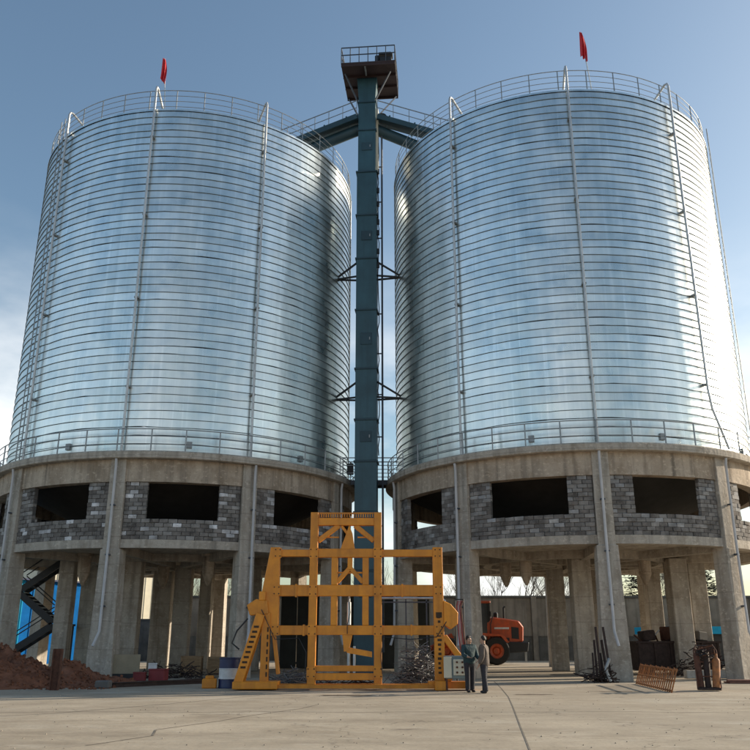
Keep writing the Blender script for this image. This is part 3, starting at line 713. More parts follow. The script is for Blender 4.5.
bolt = MB().lathe([(.001, -.02), (.022, -.02), (.024, 0), (.001, 0)], n=6, axis='y').mesh('bolt')
for x in (-2.16, .10):
    for z in (4.52, 3.24, 1.92, .55):
        pl_ = MB().box((x, -.157, z), (.30, .014, .36)).build('joint_plate', YEL, fr)
        for dx in (-.1, .1):
            for dz in (-.12, .12):
                b_ = link('bolt', bolt, RUSTD, pl_); b_.location = (x + dx, -.164, z + dz)
for (x, z) in ((2.2, 4.52), (2.2, 3.24), (2.2, 1.92), (-3.42, 4.52), (-3.42, 3.24), (-3.42, 1.92)):
    pl_ = MB().box((x, -.158, z), (.26, .014, .34)).build('joint_plate', YEL, fr)
    for dx in (-.08, .08):
        for dz in (-.11, .11):
            b_ = link('bolt', bolt, RUSTD, pl_); b_.location = (x + dx, -.165, z + dz)
for k, pts_ in enumerate(([(2.45, -.2, 2.2), (2.1, -.24, 1.7), (1.2, -.2, 1.62), (.3, -.2, 1.7), (.2, -.2, 1.1), (.25, -.2, .5)], [(-3.9, -.3, 2.6), (-3.4, -.3, 1.62), (-2.6, -.2, 1.66), (-2.34, -.2, 1.2), (-2.36, -.2, .5)], [(-.9, -.2, 3.0), (-.85, -.2, 2.5), (-.95, -.2, 2.1), (-.95, -.15, 1.8)])):
    MB().tube(pts_, .016, 6).build('hydraulic_hose', BLACK, fr, True)
MB().lathe([(.001, 0), (.07, 0), (.07, .75), (.035, .76), (.035, 1.25), (.001, 1.25)], (-.9, .02, 2.1), 12).build('hydraulic_cylinder', GALV, fr, True)

# control cabinet and hoses beside it
cbx = empty('control_cabinet', (2.72, 29.0, 0), 4, 'grey control cabinet with cream button panel beside the yellow frame', 'cabinet')
MB().box((.03, 0, .74), (.86, .4, .72)).build('case', mat('grey_teal_paint', (0.17, 0.22, 0.23), .5), cbx, bevel=.02)
MB().box((-.33, -.22, .74), (.26, .04, .66)).build('side_panel', CREAM, cbx, bevel=.01)
pn = MB().box((.07, -.22, .74), (.42, .04, .5)).build('button_panel', CREAM, cbx, bevel=.01)
for i in range(3):
    for j in range(2): MB().lathe([(.001, -.03), (.035, -.03), (.035, 0), (.001, 0)], (-.02 + .18 * j, -.24, .58 + .16 * i), 10, 'y').build('button', RUST, pn)
for x in (-.36, .4): MB().box((x, 0, .19), (.06, .36, .38)).build('leg', RUST, cbx)
hp = MB()
hs = empty('hose_bundle', (3.1, 30.6, 0), 0, 'red and white hoses hanging upright beside the yellow frame', 'hoses')
RED = mat('red_rubber', (0.24, 0.035, 0.038), .7); PINK = mat('pale_rubber', (0.34, 0.25, 0.25), .7)
for k, (dx, mm) in enumerate(((-.09, RED), (-.035, PINK), (.02, RED), (.075, RUST))):
    MB().tube([(dx + .12, 0, .75), (dx + .01 * k, .02, 1.5), (dx - .04, 0, 2.2), (dx - .08, 0, 2.75), (dx, .05, 2.95)], .021, 7).build('hose', mm, hs, True)
MB().tube([(-.2, .12, 0), (-.2, .12, 3.0), (.1, .12, 3.0), (.1, .12, 0)], .03, 7).build('stand', BLACK, hs, True)

# drum
dr = empty('steel_drum', (-5.12, 30.6, 0), 0, 'navy steel drum with a broad white band beside the yellow frame', 'drum')
MB().lathe([(.001, 0), (.36, 0), (.375, .02), (.36, .05), (.36, .30)], n=28).build('lower_shell', NAVY, dr, True)
MB().lathe([(.36, .30), (.378, .31), (.378, .33), (.361, .35), (.361, .62), (.378, .64), (.36, .66)], n=28).build('white_band', WHITEP, dr, True)
MB().lathe([(.36, .66), (.36, .96), (.378, .98), (.378, 1.01), (.355, 1.01), (.345, .985), (.001, .985)], n=28).build('upper_shell', NAVY, dr, True)
ob = empty('orange_foot_block', (-5.78, 30.5, 0), 8, 'small orange steel block on the ground left of the drum', 'steel block')
MB().box((0, 0, .16), (.5, .45, .32)).build('body', YEL, ob, bevel=.03); MB().box((0, 0, .36), (.3, .2, .12)).build('lug', YEL, ob, bevel=.03)

# ------------------------------------------------------------------ people
def skinned(name, verts, edges, m, parent, levels=2):
    me = bpy.data.meshes.new(name); me.from_pydata([v[:3] for v in verts], edges, [])
    o = bpy.data.objects.new(name, me); COL.objects.link(o)
    sk = o.modifiers.new('k', 'SKIN'); sk.use_smooth_shade = True
    for i, v in enumerate(verts):
        r = v[3]; ry = v[4] if len(v) > 4 else r
        me.skin_vertices[0].data[i].radius = (r, ry)
    me.skin_vertices[0].data[0].use_root = True
    sb = o.modifiers.new('s', 'SUBSURF'); sb.levels = levels; sb.render_levels = levels
    dg = bpy.context.evaluated_depsgraph_get(); ev = o.evaluated_get(dg)
    nm = bpy.data.meshes.new_from_object(ev); nm.name = name
    nm.polygons.foreach_set('use_smooth', [True] * len(nm.polygons))
    bpy.data.objects.remove(o)
    nm.materials.clear()
    return link(name, nm, m, parent)
def person(loc, rz, label, jacket, trousers, arms, hem=.82, stride=.0):
    """faces local -y; arms: per side (elbow, wrist) offsets from the shoulder"""
    t = empty('person', loc, rz, label, 'person')
    V = []; E = []
    def add(*v): V.append(v); return len(V) - 1
    pel = add(0, 0, .95, .11, .08); sp1 = add(0, .01, 1.12, .11, .085); ch = add(0, .01, 1.32, .15, .11); nk = add(0, .005, 1.465, .05); h0 = add(0, -.03, 1.535, .062, .078); h1 = add(0, -.02, 1.61, .078, .098); h2 = add(0, -.01, 1.68, .05, .06)
    nose = add(0, -.112, 1.585, .013); E += [(pel, sp1), (sp1, ch), (ch, nk), (nk, h0), (h0, h1), (h1, h2), (h0, nose)]
    J = [(0, 0, hem, .235, .19), (0, .01, 1.0, .215, .175), (0, .01, 1.15, .205, .165), (0, .01, 1.32, .205, .155), (0, .0, 1.43, .13, .10), (0, .002, 1.485, .082, .078)]
    JE = [(0, 1), (1, 2), (2, 3), (3, 4), (4, 5)]
    T = [(0, 0, 1.02, .19, .15), (0, 0, .90, .19, .15)]; TE = [(0, 1)]
    for sx, (eo, wo) in zip((-1, 1), arms):
        sh = Vector((sx * .20, .01, 1.385)); e = sh + Vector(eo); wv = sh + Vector(wo); d = (wv - e).normalized()
        a = add(*sh, .06); b = add(*e, .042); c = add(*wv, .028); pm = add(*(wv + d * .06), .036, .02); E += [(ch, a), (a, b), (b, c), (c, pm)]
        pr = d.cross(Vector((0, 0, 1))) if abs(d.z) < .9 else Vector((0, 1, 0)); pr.normalize()
        for k, ln in enumerate((.07, .085, .08, .06)):
            b0 = wv + d * .085 + pr * (k - 1.5) * .018; f1 = add(*b0, .0095); f2 = add(*(b0 + d * ln * .55 + Vector((0, -.008, 0))), .0085); f3 = add(*(b0 + d * ln + Vector((0, -.025, 0))), .007); E += [(pm, f1), (f1, f2), (f2, f3)]
        th = wv + d * .03 - pr * .035; f1 = add(*th, .011); f2 = add(*(th + d * .045 - pr * .02), .009); E += [(pm, f1), (f1, f2)]
        k = len(J); J += [(*(sh + Vector((0, 0, .0))), .098), (*e, .078), (*(wv - d * .0), .06)]; JE += [(3, k), (k, k + 1), (k + 1, k + 2)]
    for sx in (-1, 1):
        hy = stride * sx; hip = add(sx * .095, 0, .9, .09); kn = add(sx * .105, -.01 + hy * .5, .5, .062); an = add(sx * .11, .02 + hy, .10, .042); ft = add(sx * .115, -.08 + hy, .035, .035); E += [(pel, hip), (hip, kn), (kn, an), (an, ft)]
        k = len(T); T += [(sx * .10, 0, .82, .115), (sx * .105, -.01 + hy * .5, .5, .088), (sx * .11, .01 + hy, .12, .08), (sx * .11, .01 + hy, .045, .085)]; TE += [(1, k), (k, k + 1), (k + 1, k + 2), (k + 2, k + 3)]
    skinned('body', V, E, SKIN, t)
    skinned('jacket', J, JE, jacket, t)
    skinned('trousers', T, TE, trousers, t)
    for sx in (-1, 1):
        hy = stride * sx
        skinned('shoe', [(sx * .11, .05 + hy, .05, .05, .05), (sx * .112, -.04 + hy, .045, .05, .045), (sx * .115, -.14 + hy, .035, .042, .034)], [(0, 1), (1, 2)], BLACK, t)
    skinned('hair', [(0, .045, 1.57, .078, .06), (0, .035, 1.64, .098, .085), (0, .0, 1.70, .10, .09), (0, -.07, 1.695, .075, .035)], [(0, 1), (1, 2), (2, 3)], HAIR, t)
    for sx in (-1, 1):
        MB().lathe([(.001, -.008), (.011, -.004), (.011, .004), (.001, .008)], (sx * .032, -.108, 1.60), 8, 'y').build('eye', HAIR, t)
    MB().box((0, -.103, 1.535), (.045, .012, .009)).build('mouth', RUST, t)
    for sx in (-1, 1): skinned('ear', [(sx * .082, -.01, 1.575, .012, .018), (sx * .084, -.005, 1.605, .013, .02)], [(0, 1)], SKIN, t, 1)
    return t
COATB = mat('brown_coat', (0.115, 0.09, 0.075), .85, 0, .3, 12, bump=.5, bscale=14)
COATT = mat('teal_coat', (0.022, 0.056, 0.064), .8, 0, .3, 12, bump=.5, bscale=14)
TRS = mat('dark_trousers', (0.03, 0.03, 0.038), .85, 0, .3, 12, bump=.4, bscale=14)
person((3.47, 27.6, 0), -112, 'person in a brown-grey coat standing with back half turned', COATB, TRS,
       (((-.05, -.06, -.26), (-.02, -.20, -.38)), ((.05, .02, -.29), (.05, -.10, -.52))), .74, .05)
person((3.06, 28.1, 0), 25, 'person in a dark teal jacket facing the control cabinet', COATT, TRS,
       (((-.07, -.08, -.26), (-.03, -.30, -.30)), ((.06, -.05, -.28), (.03, -.26, -.36))), .80, .04)

# ------------------------------------------------------------------ earth heap, post, scrap on the left
def mound(name, c, rx, ry, h, m, label, cat, seed, n=84, lumps=.25):
    r0 = random.Random(seed); mm = MB(); ph = [r0.uniform(0, 6.28) for _ in range(8)]
    for j in range(n + 1):
        for i in range(n + 1):
            u = (i / n * 2 - 1) * 1.05; v = (j / n * 2 - 1) * 1.05; d = math.hypot(u, v)
            k = max(0, 1 - d * (1 + .13 * math.sin(3 * math.atan2(v, u) + ph[0])))
            nz_ = mnoise.fractal(Vector((u * rx * 1.6 + seed, v * ry * 1.6, 0)), 1.0, 2.0, 5)
            z = h * (k ** .85) * (1 + lumps * math.sin(u * 5 + ph[1]) * math.sin(v * 4.2 + ph[2])) + (h * .035 * r0.uniform(-1, 1) * min(1, k * 4)) + (h * .06 * math.sin(u * 13 + ph[3]) * math.cos(v * 12 + ph[4])) * min(1, k * 3) + .13 * nz_ * min(1, k * 4)
            mm.v.append((c[0] + u * rx, c[1] + v * ry, max(z, 0) - .02))
    for j in range(n):
        for i in range(n):
            a = j * (n + 1) + i; mm.f.append((a, a + 1, a + n + 2, a + n + 1))
    o = mm.build(name, m, None, True); return tag(o, label, cat)
mound('earth_heap', (-15.0, 32.0), 3.9, 2.6, 1.75, EARTH, 'tall heap of red earth at the left edge', 'earth heap', 3)
mound('earth_heap', (-11.6, 32.6), 2.7, 2.0, .62, EARTH, 'low spread of red earth behind the rusty post', 'earth heap', 5, lumps=.5)
HB = [o for o in COL.objects if o.name.startswith('earth_heap')]
def HEAP(x, y):
    b = 0.0
    for o in HB:
        ok, p, nn, i_ = o.ray_cast(Vector((x, y, 9)), Vector((0, 0, -1)))
        if ok: b = max(b, p.z)
    return b
cl = MB()
for _ in range(700):
    x = rnd.uniform(-15.5, -9.2); y = rnd.uniform(29.6, 33.5); s = rnd.uniform(.02, .075)
    if y > 30.6: s *= 1.4
    zz_ = HEAP(x, y)
    cl.box((x, y, zz_ + s * .25), (s, s * rnd.uniform(.7, 1.2), s), Euler((rnd.random() * 3, rnd.random() * 3, rnd.random() * 3)).to_matrix())
tag(cl.build('earth_clods', EARTH), 'loose clods of red earth scattered at the foot of the heap', 'earth', kind='stuff')
ps = empty('rusty_post', (-10.75, 29.3, 0), 10, 'short rusty steel post standing in front of the red earth', 'post')
MB().box((0, 0, .66), (.26, .1, 1.32)).build('web', RUST, ps); MB().box((-.13, 0, .66), (.04, .26, 1.30)).build('edge_strip', RUST, ps); MB().box((.13, 0, .66), (.04, .26, 1.30)).build('edge_strip', RUST, ps)
# steel lengths lying on the yard
for k, (a, b, wd) in enumerate((((-9.6, 30.6, .07), (-7.0, 33.4, .07), .15), ((-9.1, 31.3, .06), (-6.4, 33.9, .06), .12), ((-8.2, 33.6, .05), (-6.9, 35.9, .05), .1))):
    d = Vector(b) - Vector(a); s_ = empty('steel_length', a, 0, ['rusty steel beam lying nearest the yellow post on the yard', 'rusty steel bar lying behind the front beam', 'short rusty bar lying farthest back on the yard'][k], 'steel beam')
    if k == 0: s_['label'] = 'rusty steel beam lying at the shadow edge, foremost of three'
    MB().bar((0, 0, .0), d, wd * .35, wd).build('web', RUSTD, s_); MB().bar((0, 0, wd * .55), d + Vector((0, 0, wd * .55)), wd, wd * .2).build('edge_strip', RUSTD, s_); MB().bar((0, 0, -wd * .42), d + Vector((0, 0, -wd * .42)), wd, wd * .2).build('edge_strip', RUSTD, s_)
bb = MB().box((-9.45, 30.4, .13), (.5, .4, .26)); tag(bb.build('stone_block', mat('grey_stone', (0.13, .125, .12), .9), bevel=.04), 'grey stone block at the end of the rusty beams', 'stone block')
# junk by the left columns
pnl = empty('leaning_board', (-10.75, 37.2, 0), 6, 'dull beige board leaning by the foot of the front column', 'panel')
MB().box((0, 0, .62), (1.3, .06, .78)).build('sheet', mat('dull_board', (0.30, 0.25, 0.17), .8), pnl); MB().box((0, .02, .12), (1.3, .12, .22)).build('plinth', BLACK, pnl)
for k, (x, y, s, mm, lb) in enumerate(((-9.0, 36.2, .42, RED, 'red crate on the ground by the left columns'), (-9.7, 35.9, .30, mat('red_pallet', (.2, .03, .03), .7), 'dull red box beside the red crate'), (-9.3, 36.3, .22, WHITEP, 'small white box lying on the red crate'))):
    cr_ = empty('crate', (x, y, .42 if k == 2 else 0), 12 * k - 8, lb, 'crate', 'boxes by the left columns')
    MB().box((0, 0, s / 2), (s * 1.6, s * 1.2, s)).build('box', mm, cr_, bevel=.02); MB().box((0, 0, s + .02), (s * 1.66, s * 1.26, .05)).build('lid', mm, cr_)
for k, (x, y, s) in enumerate(((-8.75, 41.5, .95), (-7.6, 42.0, .9))):
    cr_ = empty('wooden_crate', (x, y, 0), 4, ['raw wooden crate nearer the column under the left silo', 'raw wooden crate farther right under the left silo'][k], 'crate', 'wooden crates under the left silo')
    for i in range(5): MB().box((0, -s * .5, .08 + s * .19 * i), (s, .03, s * .17)).build('slat', WOOD, cr_)
    MB().box((0, 0, s * .46), (s * .98, s * .96, s * .9)).build('inner_box', WOOD, cr_)
    for x2 in (-.46, .46): MB().box((x2 * s, -s * .53, s * .46), (.08, .03, s * .94)).build('batten', WOOD, cr_)
def scrap_pile(c, rx, ry, h, n, m, label, seed, th=(.007, .018)):
    r0 = random.Random(seed); mm = MB()
    for _ in range(n):
        a = r0.uniform(0, 6.28); d = r0.random() ** .6; x = c[0] + math.cos(a) * d * rx; y = c[1] + math.sin(a) * d * ry
        z = r0.uniform(.02, h * (1 - d * .8)); ln = r0.uniform(.25, .65); t2 = r0.uniform(0, 6.28); el2 = r0.uniform(-.5, .45)
        p = Vector((x, y, z)); q = [p]
        for i in range(4):
            t2 += r0.uniform(-.25, .25); el2 += r0.uniform(-.2, .2)
            p = p + Vector((math.cos(t2) * math.cos(el2), math.sin(t2) * math.cos(el2), math.sin(el2))) * ln / 4; p.z = max(.02, p.z); q.append(p)
        mm.tube(q, r0.uniform(*th), 5)
    return tag(mm.build('scrap_pile', m, None, True), label, 'scrap', kind='stuff')
scrap_pile((-2.8, 31.3), 1.2, .7, .7, 420, SCRAP, 'low tangle of bright metal scrap at the left of the yellow frame', 11)
scrap_pile((1.6, 31.3), .8, .7, 1.8, 800, SCRAP, 'tall tangle of bright metal scrap behind the right end post', 12)
scrap_pile((-.9, 31.2), 1.3, .5, .4, 120, RUSTD, 'dark scrap strewn behind the mast foot', 13)
scrap_pile((8.95, 34.6), .55, .4, .9, 120, RUSTD, 'dark scrap heaped against the front right column', 14, (.01, .025))
scrap_pile((-8.8, 38.6), 1.7, 1.0, .7, 140, RUSTD, 'dark scrap strewn between the left columns', 15, (.01, .025))
# upright bundle against the right front column
ub = empty('bar_bundle', (9.0, 34.5, 0), 0, 'upright rusty bars leaning on the front column of the right base', 'steel bars')
for i in range(6): MB().bar((-.35 + .14 * i, -.1 + .05 * (i % 2), 0), (-.25 + .1 * i, .25, 1.1 + .5 * (i % 3)), .07, .1).build('bar', RUSTD, ub)
MB().tube([(.25, -.25, .05), (.1, -.2, .5), (.3, -.15, .9)], .07, 8).build('pipe_end', RAIL, ub, True)

# pumps, pipes seen through the yellow frame
pm_ = empty('pump_set', (-1.0, 37.5, 0), 0, 'grey upright pump pipes seen through the yellow frame', 'pipes')
for x in (-.15, .1): MB().tube([(x, 0, 0), (x, 0, 1.35)], .06, 8).build('pipe', GALV, pm_, True)
MB().box((0, 0, .12), (.7, .5, .24)).build('base', SHADE, pm_)
pr_ = empty('grey_pipe_run', (1.3, 33.0, 0), 0, 'thin grey pipe run crossing behind the right of the yellow frame', 'pipe')
MB().tube([(-1.05, 0, 3.15), (1.3, 0, 3.15), (1.42, 0, 3.05), (1.45, 0, 2.6)], .045, 8).build('pipe', GALV, pr_, True); MB().tube([(-1.15, 0, 0), (-1.15, 0, 5.9)], .05, 8).build('riser', GALV, pr_, True)
MB().bar((-1.1, .0, 3.0), (1.3, 0, 3.0), .05).build('support', RAILD, pr_)
for x in (-.1, .7, 1.25): MB().box((x, 0, 1.6), (.05, .05, 3.1)).build('prop', RAILD, pr_)

# ------------------------------------------------------------------ right-hand clutter
of = empty('barrier_panel', (9.95, 33.3, 0), -95.5, 'orange bar barrier panel leaning in front of the right base', 'barrier')
ORB = mat('orange_bar', (0.40, 0.15, 0.04), .7, 0, .55, 7, col2=(0.17, 0.075, 0.035))
for z in (.06, .36, .68): MB().bar((0, z * .35, z), (5.5, z * .35, z), .05).build('rail', ORB, of)
for i in range(20): MB().bar((.02 + .287 * i, 0, .0), (.02 + .287 * i, .25, .75 - .02 * (i % 3)), .04).build('bar', ORB, of)
sm = empty('cylinder_trolley', (11.05, 28.9, 0), -18, 'rusty trolley holding upright cylinders at the yard edge', 'trolley')
MB().box((0, .05, .07), (.72, .5, .08)).build('base', RUSTD, sm, bevel=.01)
def gas(x, y, h, r, m_, tilt):
    c = MB().lathe([(.001, 0), (r, 0), (r, h - r * .9), (r * .8, h - r * .35), (r * .35, h), (r * .3, h + .12), (.001, h + .12)], n=16).build('cylinder', m_, sm, True); c.location = (x, y, .11); c.rotation_euler = (R(-7), R(tilt), 0)
    return c
gas(.22, -.06, .95, .125, ORB, 6); gas(-.24, .0, 1.1, .10, RUST, -3); gas(-.02, .08, 1.2, .105, RUSTD, 2)
for x in (-.36, .36): MB().tube([(x, -.16, .1), (x, .2, 1.25), (x * .7, .34, 1.45)], .022, 7).build('handle', RUST, sm, True)
for z in (.45, .9, 1.3): MB().bar((-.36, -.12 + z * .29, z), (.36, -.12 + z * .29, z), .04).build('cross_bar', RUST, sm)
r0 = random.Random(5)
for k in range(7):
    p = [(r0.uniform(-.3, .3), r0.uniform(-.15, .15), 1.15 + r0.uniform(-.1, .3)) for _ in range(5)]; MB().tube(p, .02, 6).build('hose', (BLACK, RUSTD, RUST)[k % 3], sm, True)
for x in (-.33, .33): MB().lathe([(.03, -.04), (.14, -.04), (.15, 0), (.14, .04), (.03, .04)], (x, .2, .16), 16, 'x').build('wheel', RUBBER, sm, True)
dk = empty('rusted_bin', (15.0, 43.5, 0), 3, 'long rusted steel bin heaped with scrap under the right silo', 'bin')
MB().box((0, 0, .82), (4.2, 1.6, 1.3)).build('body', RUSTD, dk, bevel=.03); MB().box((0, -.02, 1.5), (4.3, 1.72, .1)).build('rim', RUSTD, dk)
for x in (-2.0, -1.2, -.4, .4, 1.2, 2.0): MB().box((x, -.83, .82), (.1, .08, 1.26)).build('rib', RUSTD, dk)
for x in (-1.4, 1.4): MB().box((x, 0, .09), (.3, 1.4, .18)).build('skid', RUSTD, dk)
scrap_pile((15.4, 41.0), 1.5, .8, 1.5, 230, RUSTD, 'dark rusted scrap heaped in front of the steel bin', 16, (.012, .03))
for i_, (x_, y_, z_, h_) in enumerate(((-1.3, -.1, .6, .5), (.2, .2, 1.0, .7), (1.2, -.2, .7, .45))):
    MB().box((x_, y_, 1.56 + h_ / 2), (z_, .9, h_), Euler((0, R(6 * i_ - 7), R(15 * i_))).to_matrix()).build('scrap_block', (RUSTD, RUST, SHADE)[i_], dk, bevel=.05)
for i_ in range(14):
    a_ = Vector((rnd.uniform(-2, 2), rnd.uniform(-.6, .6), 1.5)); MB().bar(a_, a_ + Vector((rnd.uniform(-.8, .8), rnd.uniform(-.3, .3), rnd.uniform(.2, .7))), .07, .05).build('scrap_bar', (RUSTD, RUST, RAIL)[i_ % 3], dk)
lp = empty('concrete_beam', (15.6, 37.5, 0), 4, 'pale concrete beam lying under the right silo', 'beam')
MB().box((0, 0, .2), (4.6, .35, .34)).build('beam', CONC, lp, bevel=.02); 
for x in (-1.6, 1.6): MB().box((x, 0, .02), (.2, .5, .06)).build('bearer', WOOD, lp)
pl = empty('plank_stack', (15.2, 33.6, 0), -4, 'reddish planks lying on the yard before the right base', 'planks')
for i in range(4): MB().box((rnd.uniform(-.2, .2), .22 * (i % 2), .04 + .07 * (i // 2)), (3.2, .2, .06), Matrix.Rotation(R(rnd.uniform(-3, 3)), 3, 'Z')).build('plank', mat('red_plank', (.22, .10, .07), .85, 0, .4, 4), pl)
tag(scrap_pile((19.5, 45.0), 1.4, 1.0, .8, 90, SCRAP, 'pale scrap lying under the right silo edge', 17, (.015, .04)))

# steel stair under the left silo
st = empty('steel_stair', (-19.0, 45.2, 0), 0, 'black zigzag steel stair seen through the left columns', 'stair')
def flight(a, b):
    for y in (-.4, .4):
        MB().bar((a[0], y, a[1]), (b[0], y, b[1]), .08, .34, up=(0, 0, 1)).build('stringer', BLACK, st)
        MB().bar((a[0], y, a[1] + .9), (b[0], y, b[1] + .9), .05).build('handrail', BLACK, st)
    n = 8
    for i in range(n):
        f_ = (i + .5) / n; MB().box((a[0] + (b[0] - a[0]) * f_, 0, a[1] + (b[1] - a[1]) * f_ + .1), (.3, .78, .04)).build('tread', RAIL, st)
flight((-1.3, 0.1), (2.1, 2.35)); flight((2.1, 2.45), (.1, 4.0)); flight((.1, 4.05), (2.4, 5.7))
MB().box((2.5, 0, 2.35), (1.0, 1.0, .1)).build('landing', BLACK, st); MB().box((-.4, 0, 4.0), (1.0, 1.0, .1)).build('landing', BLACK, st)
for (x, h) in ((2.9, 2.3), (-.8, 4.0)): MB().box((x, .4, h / 2), (.1, .1, h)).build('prop', BLACK, st)

# ------------------------------------------------------------------ wheel loader behind the right silo
ld = empty('wheel_loader', (7.9, 59.0, 0), 0, 'orange wheel loader parked behind the right silo', 'wheel loader')
for x in (-3.1, .25):
    for y in (-1.05, 1.05):
        wv = MB().lathe([(.42, -.28), (.80, -.30), (.88, -.24), (.9, 0), (.88, .24), (.80, .30), (.42, .28)], (x, y, .9), 30, 'y').build('tyre', RUBBER, ld, True)
        MB().lathe([(.001, -.16), (.2, -.2), (.25, -.12), (.42, -.27), (.47, -.3), (.47, .3), (.001, .2)] if y < 0 else [(.001, -.2), (.47, -.3), (.47, .3), (.001, .16)], (x, y, .9), 26, 'y').build('rim', ORANGE, wv, True)
hd = MB().prism([(-.3, 1.35), (-.25, 2.7), (.05, 3.1), (1.1, 2.98), (1.9, 2.85), (2.2, 2.45), (2.15, 1.5), (1.5, 1.35)], -.85, .85).build('hood', ORANGE, ld, bevel=.08)
MB().prism([(1.35, 1.7), (1.85, 1.65), (1.85, 2.4), (1.35, 2.45)], -.87, -.80).build('grille', BLACK, hd)
for i in range(5): MB().box((2.19 - .01 * i, 0, 1.65 + .17 * i), (.08, 1.3, .08)).build('grille_bar', BLACK, hd)
MB().prism([(-1.0, 1.45), (-1.3, 1.9), (-.6, 2.05), (.1, 2.0), (.75, 1.95), (1.1, 1.45), (.95, 1.4), (.55, 1.85), (-.5, 1.85), (-.85, 1.4)], -1.32, -.75).build('mudguard', ORANGE, ld)
MB().prism([(.9, .75), (2.4, .85), (2.5, 1.45), (.9, 1.5)], -1.0, 1.0).build('counterweight', BLACK, ld, bevel=.05)
cbn = MB().prism([(-1.75, 1.5), (-.15, 1.5), (-.1, 4.0), (-1.6, 4.0)], -.75, .75).build('cab', GLASS, ld)
for (x0, x1) in ((-1.75, -1.6), (-.15, -.1)):
    for y in (-.76, .76): MB().bar((x0, y, 1.5), (x1, y, 4.02), .12).build('pillar', BLACK, cbn)
MB().box((-.85, 0, 4.08), (1.75, 1.7, .18)).build('cab_roof', ORANGE, cbn, bevel=.05)
MB().tube([(.95, -.4, 2.7), (.95, -.4, 3.7), (1.05, -.4, 3.8)], .07, 8).build('exhaust', BLACK, ld, True); MB().lathe([(.16, 0), (.16, .35), (.1, .42), (.001, .42)], (.45, .0, 3.0), 12).build('air_filter', BLACK, ld, True)
for y in (-.55, .55):
    MB().box((2.2, y, 2.3), (.06, .22, .14)).build('rear_lamp', RED, ld)
MB().prism([(.25, 1.55), (1.2, 1.55), (1.2, 1.75), (.25, 1.75)], -.865, -.84).build('vent_strip', BLACK, ld)
MB().prism([(.2, 2.3), (1.2, 2.3), (1.2, 2.42), (.2, 2.42)], -.862, -.845).build('side_stripe', WHITEP, ld)
MB().tube([(-.05, -.86, 1.5), (-.05, -.9, 2.6), (.15, -.9, 3.2)], .03, 6).build('handrail', BLACK, ld, True)
MB().box((-.05, -.95, 3.3), (.08, .2, .32)).build('mirror', BLACK, ld)
for k_ in range(3): MB().box((-.55, -1.05, .55 + .35 * k_), (.5, .25, .05)).build('step', BLACK, ld)
MB().box((2.4, 0, .55), (.14, .14, .7)).build('tow_post', RAIL, ld)
MB().box((-2.8, 0, 1.2), (1.4, .9, .7)).build('front_frame', ORANGE, ld, bevel=.05)
for y in (-.5, .5): MB().bar((-2.6, y, 1.9), (-4.6, y, .7), .18, .35).build('lift_arm', ORANGE, ld)
MB().prism([(-4.4, .2), (-5.4, .1), (-5.1, .5), (-4.7, 1.2), (-4.4, 1.2)], -1.3, 1.3).build('bucket', RUSTD, ld)

# ------------------------------------------------------------------ background: yard wall, sheds, trees
bw = empty('yard_wall', (0, 70, 0), 0, 'old rendered yard wall with ledge behind the silos', 'wall')
for i in range(10):
    x = -14 + 6.0 * i
    MB().box((x, 0, 2.45), (5.6, .3, 4.9)).build('panel', WALLM, bw); MB().box((x - 2.98, -.12, 2.5), (.42, .6, 5.0)).build('pillar', WALLM, bw, bevel=.02)
    MB().box((x, -.14, 2.25), (5.55, .3, .7)).build('ledge', WALLM, bw); MB().box((x, -.1, .95), (5.55, .24, 1.9)).build('plinth', WALLD, bw)
    MB().box((x, 0, 5.0), (6.0, .55, .16)).build('coping', WALLD, bw)
# cream shed, blue shed on the left, blue-roofed store on the right
def shed(name, loc, rz, L_, D_, H_, m, rm, label, cat='shed', alt=None, door=True, rt=.12):
    t = empty(name, loc, rz, label, cat)
    n = int(L_ / .75)
    for i in range(n):
        x = -L_ / 2 + (i + .5) * L_ / n; mm = m if not alt or (i * 7 % 5) > 1 else alt
        MB().box((x, -D_ / 2, H_ / 2), (L_ / n - .05, .08, H_)).build('wall_sheet', mm, t)
        MB().box((x + L_ / n / 2, -D_ / 2 - .03, H_ / 2), (.07, .1, H_)).build('rib', mm, t)
    for x in (-L_ / 2, L_ / 2): MB().box((x, 0, H_ / 2), (.1, D_, H_)).build('end_wall', m, t)
    MB().box((0, D_ / 2, H_ / 2), (L_, .1, H_)).build('back_wall', m, t)
    MB().prism([(-L_ / 2 - .3, H_), (L_ / 2 + .3, H_), (L_ / 2 + .3, H_ + rt), (-L_ / 2 - .3, H_ + rt)], -D_ / 2 - .4, D_ / 2 + .4).build('roof', rm, t)
    if door: MB().box((0, -D_ / 2 - .07, 1.2), (2.4, .06, 2.4)).build('door', SHADE, t)
    return t
shed('cream_shed', (-26.0, 76.5, 0), 45, 12, 7, 8.2, CREAM, WALLD, 'tall cream ribbed shed sunlit beyond the left silo', alt=None, door=False)
yw = empty('low_wall', (-19.5, 69.0, 0), 0, 'low dark stone wall in front of the cream shed', 'wall')
MB().box((0, 0, 1.55), (5.0, .4, 3.1)).build('body', WALLD, yw, bevel=.03); MB().box((0, 0, 3.16), (5.1, .55, .12)).build('coping', WALLD, yw)
shed('blue_shed', (-27.0, 61.0, 0), 52, 14, 6, 5.6, BLUE, NAVY, 'bright blue sheet-clad shed behind the steel stair', alt=CYAN, door=False)
shed('low_store', (24.3, 62.0, 0), 0, 9, 4, 2.0, WALLD, CYAN, 'low dark store with a flat blue roof at the right', door=True, rt=.5)

